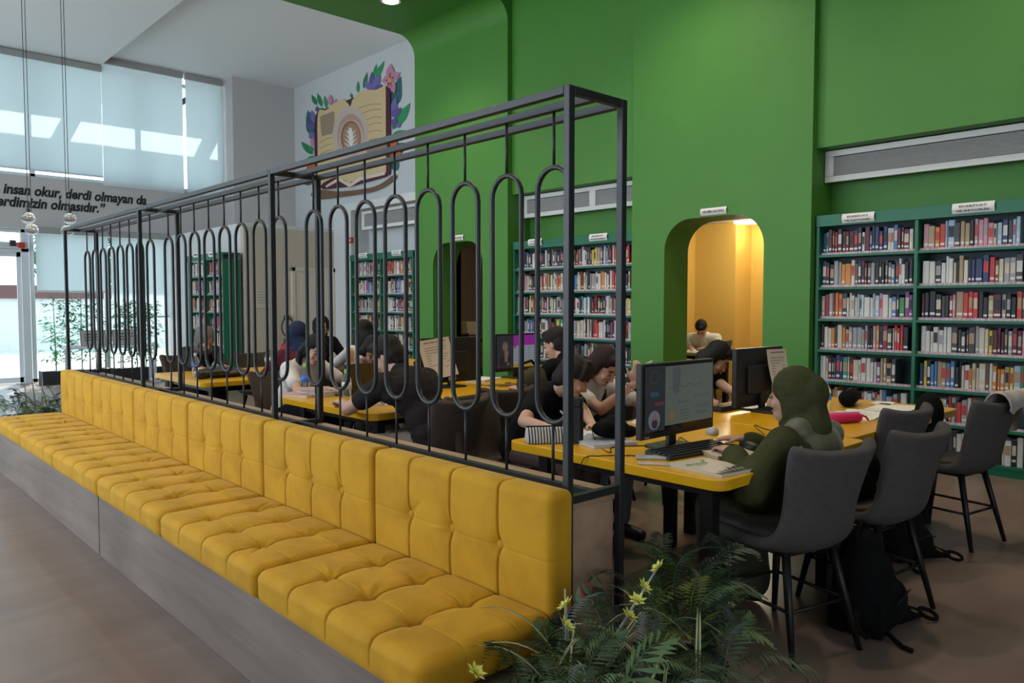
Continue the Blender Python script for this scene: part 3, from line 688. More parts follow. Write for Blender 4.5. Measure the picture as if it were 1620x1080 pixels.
chair(4.42, 8.14, 180, 'brown winged chair of the person in black headscarf', 1)
chair(3.70, 8.00, 180, 'empty brown winged chair at the far yellow table', 1)
# ================================================================ people
SKIN = [mat('skin_light', (0.50, 0.285, 0.20), 0.5, noise=0.06, nscale=6), mat('skin_tan', (0.42, 0.225, 0.145), 0.5, noise=0.06, nscale=6)]
def cloth(name, c, n=.10): return mat('cloth_' + name, c, 0.9, noise=n, nscale=14, bump=0.25, bscale=35, spec=0.15)
HAIRM = {k: mat('hair_' + k, c, 0.5, spec=0.25, noise=0.5, nscale=22, stretch=(6, 6, 0.6), bump=0.4, bscale=120) for k, c in dict(black=(.005, .0045, .0045), brown=(.014, .008, .006), auburn=(.020, .007, .0055)).items()}
EYEW = mat('eye_white', (.22, .20, .19), .4); EYED = mat('eye_dark', (.015, .01, .008), .2); LIP = mat('lips', (.36, .12, .11), .5)
JEAN = cloth('jeans', (.16, .19, .23)); BLACKC = cloth('black', (.005, .005, .0055)); SHOE = mat('shoe_black', (.012, .012, .013), .5); KHAKI = cloth('khaki', (.24, .19, .15)); MAUVE = cloth('mauve', (.10, .065, .06))
def ik(a, c, l1, l2, pole):
    a, c, pole = Vector(a), Vector(c), Vector(pole); d = c - a; L_ = d.length
    if L_ > (l1 + l2) * .995: c = a + d.normalized() * (l1 + l2) * .995; d = c - a; L_ = d.length
    x = (l1 * l1 - l2 * l2 + L_ * L_) / (2 * L_); h = math.sqrt(max(0, l1 * l1 - x * x)); n = d.normalized()
    p = pole - n * pole.dot(n); p.normalize()
    return a + n * x + p * h, c
def hand(mb, wrist, dirv, up, side, curl=.6, s=1.0):
    """palm + five separate fingers; dirv = pointing direction, up = back of hand, side=+1 right hand"""
    w = Vector(wrist); f = Vector(dirv).normalized(); u = Vector(up); u = (u - f * u.dot(f)).normalized(); r = f.cross(u) * 1.0
    R = Matrix((r, f, u)).transposed()
    mb.ell(w + f * .045 * s, (.038 * s, .05 * s, .016 * s), R, 12, 8)
    lens = (.062, .072, .068, .052)
    for i in range(4):
        b = w + f * .080 * s + r * (-.027 + .018 * i) * s * side * 1.0
        l = lens[i] * s; a = b + (f * math.cos(curl * .4) - u * math.sin(curl * .4)) * l * .45; c = a + (f * math.cos(curl * 1.2) - u * math.sin(curl * 1.2)) * l * .33; d = c + (f * math.cos(curl * 1.9) - u * math.sin(curl * 1.9)) * l * .26
        mb.tube([b - f * .02 * s, b, a, c, d, d + (d - c) * .25], [.0085 * s, .0088 * s, .0083 * s, .0078 * s, .0068 * s, .003], 8)
    b = w + f * .028 * s - r * .030 * s * side; a = b + (f * .7 - r * side * .7).normalized() * .032 * s - u * .006; c = a + (f * .9 - r * side * .25).normalized() * .030 * s - u * .008
    mb.tube([w + f * .02 * s - r * .012 * s * side, b, a, c, c + (c - a) * .2], [.012 * s, .0115 * s, .0095 * s, .008 * s, .003], 8)
def person(label, hip, face, lean=20, S=.95, hp=35, hy=0, ht=0, hands=None, top=None, sleeve='short', legs=None, hair='short', hcol='black', skin=0, voxel=.0095,
           seat=.475, scarf=None, male=False, polel=None, poler=None, neck_extra=12, twist=0, curls=(.6, .6), hdirs=(None, None), hups=(None, None), shift=0.0, robe=False, straps=False, tl=.86):
    t = thing('person', label, 'person', (hip[0], hip[1], 0), -math.radians(face))
    I = t.matrix_basis.inverted(); a = math.radians(lean); V = Vector
    sw = (.185 if male else .165) * S; g = 1.08 if male else 1.0
    def dr(k): return V((shift * k, math.sin(a * k), math.cos(a * k))).normalized()
    p0 = V((0, -.035, seat + .095 * S)); wa = p0 + dr(.6) * .17 * S * tl; ch = wa + dr(1.0) * .20 * S * tl; nb = ch + dr(1.2) * .125 * S
    na = a + math.radians(neck_extra); hc = nb + V((shift, math.sin(na), math.cos(na))).normalized() * .165 * S
    tw = Matrix.Rotation(math.radians(twist), 3, 'Z'); xr = tw @ V((1, 0, 0))
    Rl = Matrix.Rotation(-a * .8, 3, 'X') if True else None
    Rl = tw @ Rl
    shl = [nb - dr(1.1) * .035 * S - xr * sw, nb - dr(1.1) * .035 * S + xr * sw]       # left, right
    # arm targets (world -> local)
    if hands is None: hands = [None, None]
    arms = []
    for i in range(2):
        sd = -1 if i == 0 else 1
        tg = hands[i]
        tg = I @ V(tg) if tg is not None else V((sd * .14, .36, TZ + .035))
        pole = (polel, poler)[i]; pole = V(pole) if pole is not None else V((sd * .8, -.2, -.8))
        e, w = ik(shl[i], tg, .285 * S, .255 * S, pole); arms.append((shl[i], e, w))
    RH = Matrix.Rotation(-math.radians(hy), 3, 'Z') @ Matrix.Rotation(-math.radians(hp), 3, 'X') @ Matrix.Rotation(math.radians(ht), 3, 'Y')
    H = lambda x, y, z: hc + RH @ (V((x, y, z)) * S)
    hips = [p0 + V((s_ * .085 * S, .02, -.01)) for s_ in (-1, 1)]
    knees = [V((s_ * .115 * S, .40 * S, seat + .055)) for s_ in (-1, 1)]; ank = [V((s_ * .12 * S, .36 * S, .085)) for s_ in (-1, 1)]
    def torso(mb, f, lo=True):
        if lo: mb.ell(p0, (.165 * S + f, .125 * S + f, .115 * S + f))
        mb.ell(wa, ((.135 * g) * S + f, .105 * S + f, .14 * S + f), Rl)
        mb.ell(ch, ((.152 * g) * S + f, .112 * S + f, .155 * S + f), Rl)
        if not male: mb.ell(ch + Rl @ V((0, .07 * S, -.03 * S)), (.12 * S + f, .06 * S + f, .07 * S + f), Rl)
        mb.cap(shl[0], shl[1], .055 * S * g + f, .055 * S * g + f); mb.cap(nb - dr(1.1) * .08 * S - xr * sw * .75, nb - dr(1.1) * .08 * S + xr * sw * .75, .075 * S * g + f)
    b = MB(); torso(b, -.004)
    b.cap(nb - dr(1) * .03, hc - RH @ V((0, .02, .05)) * S, .055 * S * g, .05 * S * g)
    for i in range(2):
        s0, e, w = arms[i]; b.cap(s0, e, .047 * S * g, .037 * S * g); b.cap(e, w, .037 * S * g, .024 * S * g)
        fdir = (w - e); sd = -1 if i == 0 else 1
        hd = V(hdirs[i]) if hdirs[i] is not None else V((fdir.x * .6, fdir.y, min(fdir.z, 0) * .4)); hu = V(hups[i]) if hups[i] is not None else V((0, 0, 1))
        hand(b, w, hd, hu, sd, curls[i], S)
        b.cap(hips[i], knees[i], .075 * S, .055 * S); b.cap(knees[i], ank[i], .052 * S, .036 * S); b.cap(ank[i] + V((0, -.02, -.04)), ank[i] + V((0, .13, -.05)), .034, .03)
    # head
    b.ell(H(0, -.012, .035), (.074 * S, .092 * S, .086 * S), RH); b.ell(H(0, .014, -.02), (.062 * S, .074 * S, .098 * S), RH); b.ell(H(0, .044, -.082), (.040 * S, .046 * S, .036 * S), RH)
    b.tube([H(0, .083, .012), H(0, .093, -.01), H(0, .106, -.032), H(0, .086, -.042)], [.008 * S, .010 * S, .0135 * S, .010 * S], 8)
    for s_ in (-1, 1):
        b.ell(H(s_ * .071, -.008, -.012), (.010 * S, .017 * S, .028 * S), RH); b.ell(H(s_ * .034, .066, -.03), (.024 * S, .02 * S, .02 * S), RH)
    link('body', remesh(b, 'body', SKIN[skin], voxel * .8, 3), t)
    for s_ in (-1, 1):
        mb = MB(); mb.ell(H(s_ * .031, .079, .004), (.0155 * S, .008 * S, .0075 * S), RH, 10, 7); ey = mb.build('eye', EYEW, t, smooth=True)
        MB().ell(H(s_ * .031, .0855, .002), (.0072 * S, .0035 * S, .0072 * S), RH, 8, 6).build('iris', EYED, ey, smooth=True)
        MB().tube([H(s_ * .014, .087, .024), H(s_ * .032, .086, .030), H(s_ * .05, .074, .024)], [.003, .0042, .002], 6).build('eyebrow', HAIRM['black'], t, smooth=True)
    MB().ell(H(0, .083, -.064), (.021 * S, .009 * S, .007 * S), RH, 10, 7).build('mouth', LIP, t, smooth=True)
    # clothes
    if not robe:
        c = MB()
        if straps:
            c.ell(wa, (.135 * S + .014, .105 * S + .014, .14 * S + .014), Rl); c.ell(ch - dr(1) * .05 * S, (.152 * S + .012, .112 * S + .012, .10 * S), Rl); c.ell(ch + Rl @ V((0, .07 * S, -.03 * S)), (.12 * S + .012, .06 * S + .012, .07 * S + .01), Rl)
            for s_ in (-1, 1): c.tube([ch + Rl @ V((s_ * .08, .10, .05)), nb + Rl @ V((s_ * .085, .03, .045)), ch + Rl @ V((s_ * .08, -.11, .05))], .022, 8)
        else:
            torso(c, .014)
            for i in range(2):
                s0, e, w = arms[i]
                if sleeve == 'short': c.cap(s0, s0.lerp(e, .6), .064 * S * g, .060 * S * g)
                elif sleeve == 'long': c.cap(s0, e, .066 * S * g, .056 * S * g); c.cap(e, e.lerp(w, .92), .056 * S * g, .040 * S * g)
            c.cap(nb - dr(1) * .02, nb + dr(1) * .035 * S, .078 * S, .064 * S)
        c.ell(p0 + V((0, 0, .05)), (.172 * S, .132 * S, .12 * S))
        link('top', remesh(c, 'top', top, voxel, 4), t)
        l = MB(); l.ell(p0 + V((0, 0, -.015)), (.172 * S, .135 * S, .105 * S))
        for i in range(2):
            l.cap(hips[i], knees[i], .088 * S, .068 * S); l.cap(knees[i], ank[i] + V((0, 0, .02)), .066 * S, .052 * S)
        link('trousers', remesh(l, 'trousers', legs or BLACKC, voxel * 1.2, 4), t)
    for i in range(2):
        MB().cap(ank[i] + V((0, -.03, -.042)), ank[i] + V((0, .15, -.05)), .040, .034).build('shoe', SHOE, t, smooth=True)
    # hair or headscarf
    hm = HAIRM[hcol]
    if scarf is None:
        h = MB(); h.ell(H(0, -.022, .048), (.085 * S, .098 * S, .083 * S), RH); h.ell(H(0, -.045, -.005), (.080 * S, .072 * S, .085 * S), RH)
        h.ell(H(0, .045, .092), (.058 * S, .042 * S, .03 * S), RH)
        if hair == 'pixie':
            h.ell(H(0, -.066, -.045), (.076 * S, .05 * S, .06 * S), RH)
            for s_ in (-1, 1): h.ell(H(s_ * .066, -.018, .045), (.026 * S, .066 * S, .048 * S), RH); h.ell(H(s_ * .066, -.052, -.02), (.024 * S, .036 * S, .06 * S), RH)
            for k in range(20):
                q = -1.1 + 2.2 * k / 19; h.tube([H(.05 * math.sin(q), .02, .125), H(.085 * math.sin(q), .075 * math.cos(q), .085), H(.092 * math.sin(q + .12), .092 * math.cos(q), .035 + .03 * math.cos(q * 2 + .6))], [.02 * S, .016 * S, .007 * S], 6)
        elif hair == 'short':
            h.ell(H(0, -.062, -.055), (.062 * S, .042 * S, .05 * S), RH)
            for k in range(26):
                q = rng.uniform(0, 2 * math.pi); r_ = rng.uniform(.2, 1); h.tube([H(.06 * r_ * math.cos(q), -.01 + .075 * r_ * math.sin(q), .085), H(.075 * r_ * math.cos(q), .01 + .088 * r_ * math.sin(q), .128 - .03 * r_)], [.018 * S, .009 * S], 6)
        else:
            down = V((0, 0, -1)); ln = {'bob': .09, 'long': .36, 'tied': .0}[hair]
            for s_ in (-1, 1):
                h.ell(H(s_ * .073, -.024, -.015), (.024 * S, .056 * S, .08 * S), RH)
            N_ = 22
            for k in range(N_):
                q = math.radians(8 + 164 * k / (N_ - 1)); st = H(.082 * math.cos(q), -.012 - .075 * math.sin(q), .0); mid = H(.094 * math.cos(q), -.02 - .088 * math.sin(q), -.07)
                l_ = ln * rng.uniform(.8, 1.05); out = mid + down * l_ + V((rng.uniform(-.02, .02), rng.uniform(-.02, .02), 0)) - (mid - nb) * V((1, 1, 0)).length * .0
                back = (mid - hc); back.z = 0
                m2 = mid.lerp(out, .5) + back * .25
                h.tube([st, mid, m2, out], [.026 * S, .027 * S, .024 * S, .012 * S], 7)
        link('hair', remesh(h, 'hair', hm, voxel * .85, 2), t)
    else:
        h = MB(); h.ell(H(0, -.030, .032), (.096 * S, .108 * S, .104 * S), RH); h.ell(H(0, -.040, -.025), (.097 * S, .096 * S, .108 * S), RH); h.ell(H(0, -.095, .005), (.084 * S, .072 * S, .088 * S), RH); h.cap(H(0, -.09, -.02), nb + Rl @ V((0, -.05, .01)), .055 * S, .075 * S)
        h.cap(H(0, -.02, -.10), nb + dr(1) * .02, .074 * S, .09 * S); h.ell(H(0, .018, -.125), (.055 * S, .052 * S, .030 * S), RH)
        for s_ in (-1, 1): h.cap(H(s_ * .068, .015, .02), H(s_ * .058, .012, -.085), .020 * S, .022 * S)
        h.ell(nb + dr(1) * .0, (.135 * S, .105 * S, .06 * S), Rl)
        link('headscarf', remesh(h, 'headscarf', scarf, voxel * .85, 3), t)
    return t, dict(p0=p0, wa=wa, ch=ch, nb=nb, hc=hc, arms=arms, knees=knees, ank=ank, hips=hips, Rl=Rl, I=I)
OLIVE = cloth('olive', (.046, .048, .018), .18); OLIVEL = mat('cloth_olive_satin', (.085, .080, .042), .5, noise=.12, nscale=8, sheen=.3)
# 1 olive hijab, nearest
t1, J = person('person in olive hijab and olive cape seated at the nearest grey chair', (3.12, 1.515), 2, lean=9, S=.95, hp=8, hy=-16, hands=[(2.89, 1.74, .775), (3.18, 1.86, .775)],
               scarf=OLIVE, robe=True, voxel=.008, neck_extra=16, polel=(-1, .35, -.75), twist=-6, tl=.66, seat=.425)
rb = MB(); V = Vector
p0, wa, ch, nb, Rl = J['p0'], J['wa'], J['ch'], J['nb'], J['Rl']
rb.ell(p0 + V((0, .02, .02)), (.19, .14, .12)); rb.ell(wa + V((0, .01, 0)), (.155, .125, .15), Rl); rb.ell(ch, (.158, .118, .155), Rl); rb.cap(J['arms'][0][0], J['arms'][1][0], .064, .064)
for i in range(2):
    sg = (-1, 1)[i]; s0, e, w = J['arms'][i]
    rb.cap(s0, e, .068, .074); rb.cap(e, e.lerp(w, .8), .070, .058); hp_ = wa + V((sg * .10, .06, -.02))
    for k in (.25, .5, .75, 1.0): rb.cap(s0.lerp(e, k), hp_ + V((sg * .05 * k, .10 * k, -.03 * k)), .066, .075)
    rb.cap(e, J['hips'][i] + V((sg * .08, .20, .04)), .06, .05); rb.cap(J['hips'][i], J['knees'][i], .10, .08)
rm = link('cape', remesh(rb, 'cape', OLIVE, .009, 10), t1)
sk = MB()
for i in range(2):
    sk.cap(J['hips'][i] + V((0, .05, -.02)), J['knees'][i], .095, .092); sk.cap(J['knees'][i], J['ank'][i] + V((0, 0, .02)), .095, .10)
sk.cap(J['knees'][0], J['knees'][1], .09); sk.cap(J['ank'][0] + V((0, 0, .05)), J['ank'][1] + V((0, 0, .05)), .10); sk.ell(p0 + V((-.02, .06, -.02)), (.20, .17, .075)); sk.cap(p0 + V((-.16, .02, -.03)), p0 + V((-.20, .18, -.06)), .04, .05)
link('skirt', remesh(sk, 'skirt', cloth('olive_skirt', (.05, .05, .034)), .011, 6), t1)
yk = MB(); yk.ell(ch + Rl @ V((.015, -.030, .03)), (.135, .100, .125), Rl); yk.cap(J['arms'][0][0].lerp(nb, .55) + Rl @ V((0, -.02, .012)), J['arms'][1][0] + Rl @ V((-.01, -.012, .004)), .066, .068)
link('yoke', remesh(yk, 'yoke', OLIVEL, .009, 8), t1)
# 2..
person('person with short dark hair in black T-shirt writing behind the yellow table', (3.08, 3.18), 172, lean=38, S=.93, hp=34, hy=-32, hands=[(2.98, 2.60, .775), (2.72, 2.62, .775)], top=BLACKC, legs=MAUVE, hair='pixie', hcol='brown', voxel=.0085, poler=(1, -.1, -.35), polel=(-1, 0, -.4))
t3, J3 = person('person in white T-shirt with wristwatch holding a white pen to the forehead', (3.52, 3.26), 184, lean=34, S=.95, hp=40, hy=-8, hands=[(3.72, 2.62, .775), (3.45, 2.70, .945)], top=cloth('white_tee', (.62, .58, .54)), legs=JEAN, hair='long', hcol='auburn', voxel=.0085,
       poler=(.45, .25, -1), hdirs=(None, (-.25, .05, .9)), hups=(None, (.3, .8, .2)), curls=(.6, .45))
s0, e_, w_ = J3['arms'][1]; ax_ = (w_ - e_).normalized(); cw = w_ - ax_ * .03; u_ = ax_.cross(Vector((0, 1, 0))).normalized(); v_ = ax_.cross(u_)
wt_ = MB().tube([cw + (u_ * math.cos(q) + v_ * math.sin(q)) * .029 for q in np.linspace(0, 2 * math.pi, 17)[:-1]], .0045, 6, closed=True).build('wristwatch', mat('steel_band', (.45, .44, .42), .3, .8), t3, smooth=True)
for q in (0, math.pi / 2, math.pi, -math.pi / 2): MB().ell(cw + (u_ * math.cos(q) + v_ * math.sin(q)) * .031, (.009, .009, .009)).build('watch_face' if q == 0 else 'watch_link', mat('steel_band', (.45, .44, .42), .3, .8), wt_, smooth=True)
person('person with long black hair in black clothes behind the paper-covered monitor', (4.62, 3.30), 180, lean=34, S=.96, hp=45, hy=-20, hands=[(4.55, 2.66, .775), (4.20, 2.70, .775)], top=BLACKC, sleeve='short', legs=BLACKC, hair='long', hcol='black', shift=-.35)
person('person with short dark hair in black T-shirt at the purple-screen monitor', (4.08, 3.66), -4, lean=26, S=1.0, male=True, hp=22, hy=-8, hands=[(3.88, 4.12, .775), (4.25, 4.12, .775)], top=BLACKC, legs=BLACKC, hair='short', hcol='brown', skin=0)
person('broad person with brown hair in dark T-shirt bent over the middle table', (2.74, 3.66), -14, lean=36, S=1.04, male=True, hp=34, hy=-12, hands=[(2.50, 4.26, .775), (2.85, 4.22, .775)], top=cloth('dark_tee', (.022, .018, .018)), legs=KHAKI, hair='short', hcol='brown', skin=0, polel=(-1, -.3, -.5), voxel=.0085)
person('person with dark hair in white T-shirt leaning chin on hand at the laptop', (2.84, 5.60), 168, lean=30, S=.94, hp=30, hy=18, ht=-14, hands=[(3.12, 5.24, .93), (2.82, 5.02, .775)], top=cloth('white_tee', (.62, .58, .54)), legs=BLACKC, hair='long', hcol='black', voxel=.009, polel=(-.8, .3, -1), hdirs=((-.3, .1, .8), None), hups=((0, 1, 0), None))
person('person with black hair in beige sleeveless top writing behind the laptop', (3.50, 5.64), 196, lean=36, S=.95, hp=45, hy=10, hands=[(3.62, 5.02, .775), (3.35, 5.04, .775)], top=cloth('beige', (.50, .40, .31)), straps=True, legs=JEAN, hair='tied', hcol='black', skin=1)
person('person with long wavy black hair in white shirt, seen from behind', (3.86, 6.12), 14, lean=12, S=.96, hp=10, hy=20, hands=[(3.7, 6.62, .775), (4.0, 6.62, .775)], top=cloth('white_shirt', (.60, .58, .56)), sleeve='long', legs=JEAN, hair='long', hcol='black')
person('person in navy headscarf and maroon top seated at the far table', (3.20, 6.10), 12, lean=20, S=.97, hp=22, hy=25, hands=[(3.1, 6.6, .775), (3.4, 6.6, .775)], top=cloth('maroon', (.085, .016, .026)), sleeve='long', legs=BLACKC, scarf=cloth('navy', (.018, .026, .055)))
person('person in black headscarf facing the camera at the far table', (4.42, 8.10), 190, lean=16, S=.98, hp=22, hy=0, top=BLACKC, sleeve='long', legs=BLACKC, scarf=cloth('black_scarf', (.012, .012, .014)), skin=1)
person('person in grey hijab and dark jacket writing at the table by the windows', (3.02, 8.18), 176, lean=34, S=.96, hp=48, hy=-6, hands=[(3.08, 7.52, .775), (2.84, 7.50, .775)], top=cloth('dark_jacket', (.030, .029, .030)), sleeve='long', legs=BLACKC, scarf=cloth('grey_scarf', (.13, .115, .105)), skin=1)
person('person with black hair in white T-shirt writing in the ochre room', (9.66, 6.25), 250, lean=36, S=1.0, male=True, hp=58, hy=0, hands=[(9.26, 6.02, .775), (9.22, 6.24, .775)], top=cloth('white_tee', (.62, .58, .54)), legs=BLACKC, hair='short', hcol='black', skin=1)
# ================================================================ things on the tables
BLKP = mat('black_plastic', (0.012, 0.012, 0.013), 0.42); SCRG = mat('dark_screen_glass', (0.008, 0.008, 0.010), 0.12)
def screenmat(n, c, k=1.0): return mat('screen_' + n, (0, 0, 0), 0.15, emit=c, estr=k)
def monitor(x, y, face, label, w=.54, h=.325, zc=.97, base=True):
    """face = direction the screen looks, degrees clockwise from +Y"""
    m = thing('monitor', label, 'monitor', (x, y, TZ), -math.radians(face)); z = zc - TZ
    MB().box((-w / 2, -.035, z - h / 2), (w / 2, 0, z + h / 2)).build('housing', BLKP, m, bevel=.006)
    MB().box((-w * .3, -.06, z - h * .3), (w * .3, -.03, z + h * .2)).build('rear_bulge', BLKP, m, bevel=.012)
    s = MB().box((-w / 2 + .010, -.001, z - h / 2 + .026), (w / 2 - .010, .0012, z + h / 2 - .010)).build('screen', SCRG, m)
    MB().box((-.028, -.058, .012), (.028, -.036, z)).build('stand_neck', BLKP, m, bevel=.004)
    MB().prism(rrect(-.11, -.13, .11, .06, .03), 2, 0, .012).build('stand_base', BLKP, m, bevel=.003)
    return m, s, z
def patch(parent, x0, x1, z0, z1, m, y=.0018, name='screen_image'):
    """rectangle on a monitor front; x as seen by the viewer, left to right"""
    return MB().box((-x1, y - .0003, z0), (-x0, y + .0003, z1)).build(name, m, parent)
def disc(parent, cx, cz, r, m, y=.0022, n=20, ring=None, name='screen_image'):
    mb = MB(); o = [(-cx + r * math.cos(2 * math.pi * k / n), y, cz + r * math.sin(2 * math.pi * k / n)) for k in range(n)]
    if ring: i_ = [(-cx + (r - ring) * math.cos(2 * math.pi * k / n), y, cz + (r - ring) * math.sin(2 * math.pi * k / n)) for k in range(n)]; mb.add(o + i_, [(k, (k + 1) % n, n + (k + 1) % n, n + k) for k in range(n)])
    else: mb.add(o, [tuple(range(n))])
    return mb.build(name, m, parent)
m1, s1, z = monitor(2.955, 2.05, 180, 'monitor showing a lesson slide on the nearest yellow table', w=.565, h=.335, zc=.968)
SG = screenmat('grey_green', (.062, .074, .064)); SD = screenmat('slate', (.018, .019, .024)); SL = screenmat('line', (.030, .036, .036)); SB = screenmat('blue', (.015, .045, .07)); SR = screenmat('rose', (.08, .018, .03)); SP = screenmat('pale', (.09, .09, .11)); SSK = screenmat('skin', (.11, .07, .055)); SY = screenmat('sand', (.075, .072, .045)); SMA = screenmat('lilac', (.048, .052, .06))
patch(s1, -.262, -.118, z - .135, z + .155, SD); patch(s1, -.115, .268, z - .118, z + .150, SG)
disc(s1, -.195, z + .105, .030, SL, ring=.004); patch(s1, -.225, -.165, z + .020, z + .040, SB, .0024); patch(s1, -.19, -.125, z - .022, z - .006, SR, .0024)
disc(s1, -.195, z - .085, .043, SP); disc(s1, -.193, z - .073, .013, SSK, .0026); disc(s1, -.193, z - .101, .022, SD, .0025)
patch(s1, -.06, .0, z + .05, z + .145, SMA, .0024); disc(s1, -.03, z + .05, .030, SMA, .0024); disc(s1, -.06, z - .075, .035, SY, .0024); disc(s1, -.06, z - .075, .018, SSK, .0026)
for (x0, x1, zz, am) in ((-.09, .17, .055, .006), (.11, .24, .0, .004), (.12, .24, -.05, .006), (.13, .22, -.08, .008), (-.02, .06, -.02, .003)):
    pts = [(-(x0 + (x1 - x0) * k / 14), .0026, z + zz + am * math.sin(k * 1.3 + x0 * 40)) for k in range(15)]; MB().tube(pts, .0016, 4).build('screen_line', SL, s1)
for k in range(4): patch(s1, 0.0, .07, z - .06 - .014 * k, z - .057 - .014 * k, SL, .0024, 'screen_line')
link('lettering', text_mesh('Casper', .036, mat('logo_print', (.5, .5, .5), .5)), m1, (.262, .0006, z - .160), (math.pi / 2, 0, math.pi))
m2, s2, z2 = monitor(4.42, 2.50, 0, 'monitor turned away with a printed sheet taped on its back, near table', w=.56, h=.36, zc=.945)
m3, s3, z3 = monitor(3.80, 4.86, 2, 'monitor turned away with a printed notice on its back, middle row', w=.56, h=.36, zc=.95)
m4, s4, z4 = monitor(4.72, 5.0, 180, 'monitor with purple banner and video on the middle table', w=.56, h=.335, zc=.965)
patch(s4, -.262, -.07, z4 - .135, z4 + .152, SD); SPU = screenmat('purple', (.17, .015, .18)); SWH = screenmat('sheet', (.16, .18, .21))
patch(s4, -.065, .265, z4 + .06, z4 + .152, SPU); patch(s4, -.065, .265, z4 - .10, z4 + .06, SWH); patch(s4, -.065, .265, z4 - .135, z4 - .10, screenmat('mustard', (.22, .15, .02)))
mb = MB(); mb.add([(-(-.065), .0026, z4 + .065), (-(-.02), .0026, z4 + .065), (-(-.05), .0026, z4 + .03)], [(0, 1, 2)]); mb.build('screen_image', SPU, s4)
for k in range(6): patch(s4, -.055, .255, z4 + .035 - .022 * k, z4 + .037 - .022 * k, SL, .0024, 'screen_line')
for k in range(4): patch(s4, .0 + .065 * k, .0015 + .065 * k, z4 - .095, z4 + .055, SL, .0024, 'screen_line')
disc(s4, -.165, z4 + .052, .034, SSK, .0024); disc(s4, -.165, z4 + .068, .033, screenmat('grey_hair', (.06, .055, .05)), .0023); disc(s4, -.15, z4 - .005, .026, SSK, .0026); patch(s4, -.235, -.105, z4 - .135, z4 - .035, screenmat('black_shirt', (.012, .012, .013)), .0022); patch(s4, -.17, -.135, z4 - .08, z4 - .01, SSK, .0025); disc(s4, -.13, z4 - .10, .014, SY, .0027)
PRINT = mat('grey_print', (.30, .27, .25), .8); PAPW = mat('warm_paper', (.62, .54, .47), .8)
def sheet(x, y, zt, w, h, tilt, label, heading, curl=.03, slant=0.0):
    """printed sheet hanging on the -y side of a monitor back"""
    s_ = thing('paper_notice', label, 'paper', (x, y, zt)); n = 10; vs_, fs = [], []
    f = lambda u, t: (u * w + slant * t, -.004 - curl * t * t - .010 * math.sin(math.pi * (u + .5)) * t, -h * t + tilt * u * w)
    for i in range(n + 1):
        for k in range(5): vs_.append(f(-.5 + k / 4, i / n))
    for i in range(n):
        for k in range(4): fs.append((i * 5 + k, i * 5 + 5 + k, i * 5 + 6 + k, i * 5 + 1 + k))
    MB().add(vs_, fs).build('sheet', PAPW, s_, smooth=True)
    mb = MB(); mb.cm = 0
    for i in range(10):
        t = .20 + .066 * i; u1 = .36 - .2 * ((i * 7) % 5 == 4) - .06 * (i % 3)
        for dz in (0,):
            q = [f(-.36, t), f(u1, t), f(u1, t + .022), f(-.36, t + .022)]; q = [(p[0], p[1] - .0015, p[2]) for p in q]; mb.add(q, [(0, 1, 2, 3)])
    mb.build('print_lines', PRINT, s_)
    tm = text_mesh(heading, w * .7, INK, bold=.03, height=h * .035); p = f(-.35, .09)
    link('heading', tm, s_, (p[0], p[1] - .0065, p[2]), (math.pi / 2, -math.atan(tilt), 0))
a = PX(1226, 552, Y=2.435); sheet(a.x, 2.430, a.z, .245, .26, -.02, 'printed sheet hanging off the back of the near monitor beside the olive hijab', 'BİLGİ NOTU', slant=.05)
a = PX(685, 536, Y=4.79); sheet(a.x, 4.79, a.z, .30, .30, .10, 'printed notice on the back of the middle-row monitor, behind the bars', 'BİLGİ NOTU', slant=.08)
MB().box((-.04, -.062, z3 - .125), (.04, -.061, z3 - .085)).build('sticker', PAPW, m3); MB().box((-.03, -.062, z3 - .16), (.04, -.061, z3 - .135)).build('sticker', PAPW, m3)
KEY = mat('key_caps', (0.022, 0.022, 0.024), 0.5)
def keyboard(x, y, face, label, w=.44, d=.145):
    k = thing('keyboard', label, 'keyboard', (x, y, TZ), -math.radians(face))
    MB().add([(-w / 2, -d / 2, 0), (w / 2, -d / 2, 0), (w / 2, d / 2, 0), (-w / 2, d / 2, 0), (-w / 2, -d / 2, .012), (w / 2, -d / 2, .012), (w / 2, d / 2, .026), (-w / 2, d / 2, .026)], [(0, 3, 2, 1), (4, 5, 6, 7), (0, 1, 5, 4), (1, 2, 6, 5), (2, 3, 7, 6), (3, 0, 4, 7)]).build('case', BLKP, k, bevel=.004)
    mb = MB()
    for r_ in range(5):
        for c in range(20):
            xx = -w / 2 + .018 + c * (w - .036) / 19; yy = -d / 2 + .02 + r_ * (d - .04) / 4; zz = .012 + (yy + d / 2) / d * .014
            mb.cbox((xx, yy, zz + .003), (.0165, .019, .007))
    ko = mb.build('keys', KEY, k); ko['kind'] = 'stuff'
def mouse(x, y, face, label):
    k = thing('mouse', label, 'mouse', (x, y, TZ), -math.radians(face)); mb = MB(); mb.ell((0, 0, .008), (.033, .058, .030)); mb.v = [(v[0], v[1], max(v[2], 0)) for v in mb.v]
    mb.build('shell', BLKP, k, smooth=True); MB().tube([(0, .02, .037), (0, .036, .033)], .005, 6).build('wheel', KEY, k)
keyboard(2.90, 1.95, 6, 'black keyboard in front of the lesson-slide monitor'); mouse(3.16, 1.81, 4, 'black mouse by the olive hijab hand')
keyboard(4.33, 2.62, 180, 'black keyboard behind the near sheet-covered monitor'); keyboard(4.72, 4.72, 0, 'black keyboard below the purple-screen monitor')
mb = MB(); mb.box((-.16, -.11, 0), (.16, .11, .016)); o = mb.build('tablet', BLKP, bevel=.005); o.location = (4.42, 2.33, TZ); tag(o, 'closed black tablet lying on the near table under the taped sheet', 'tablet')
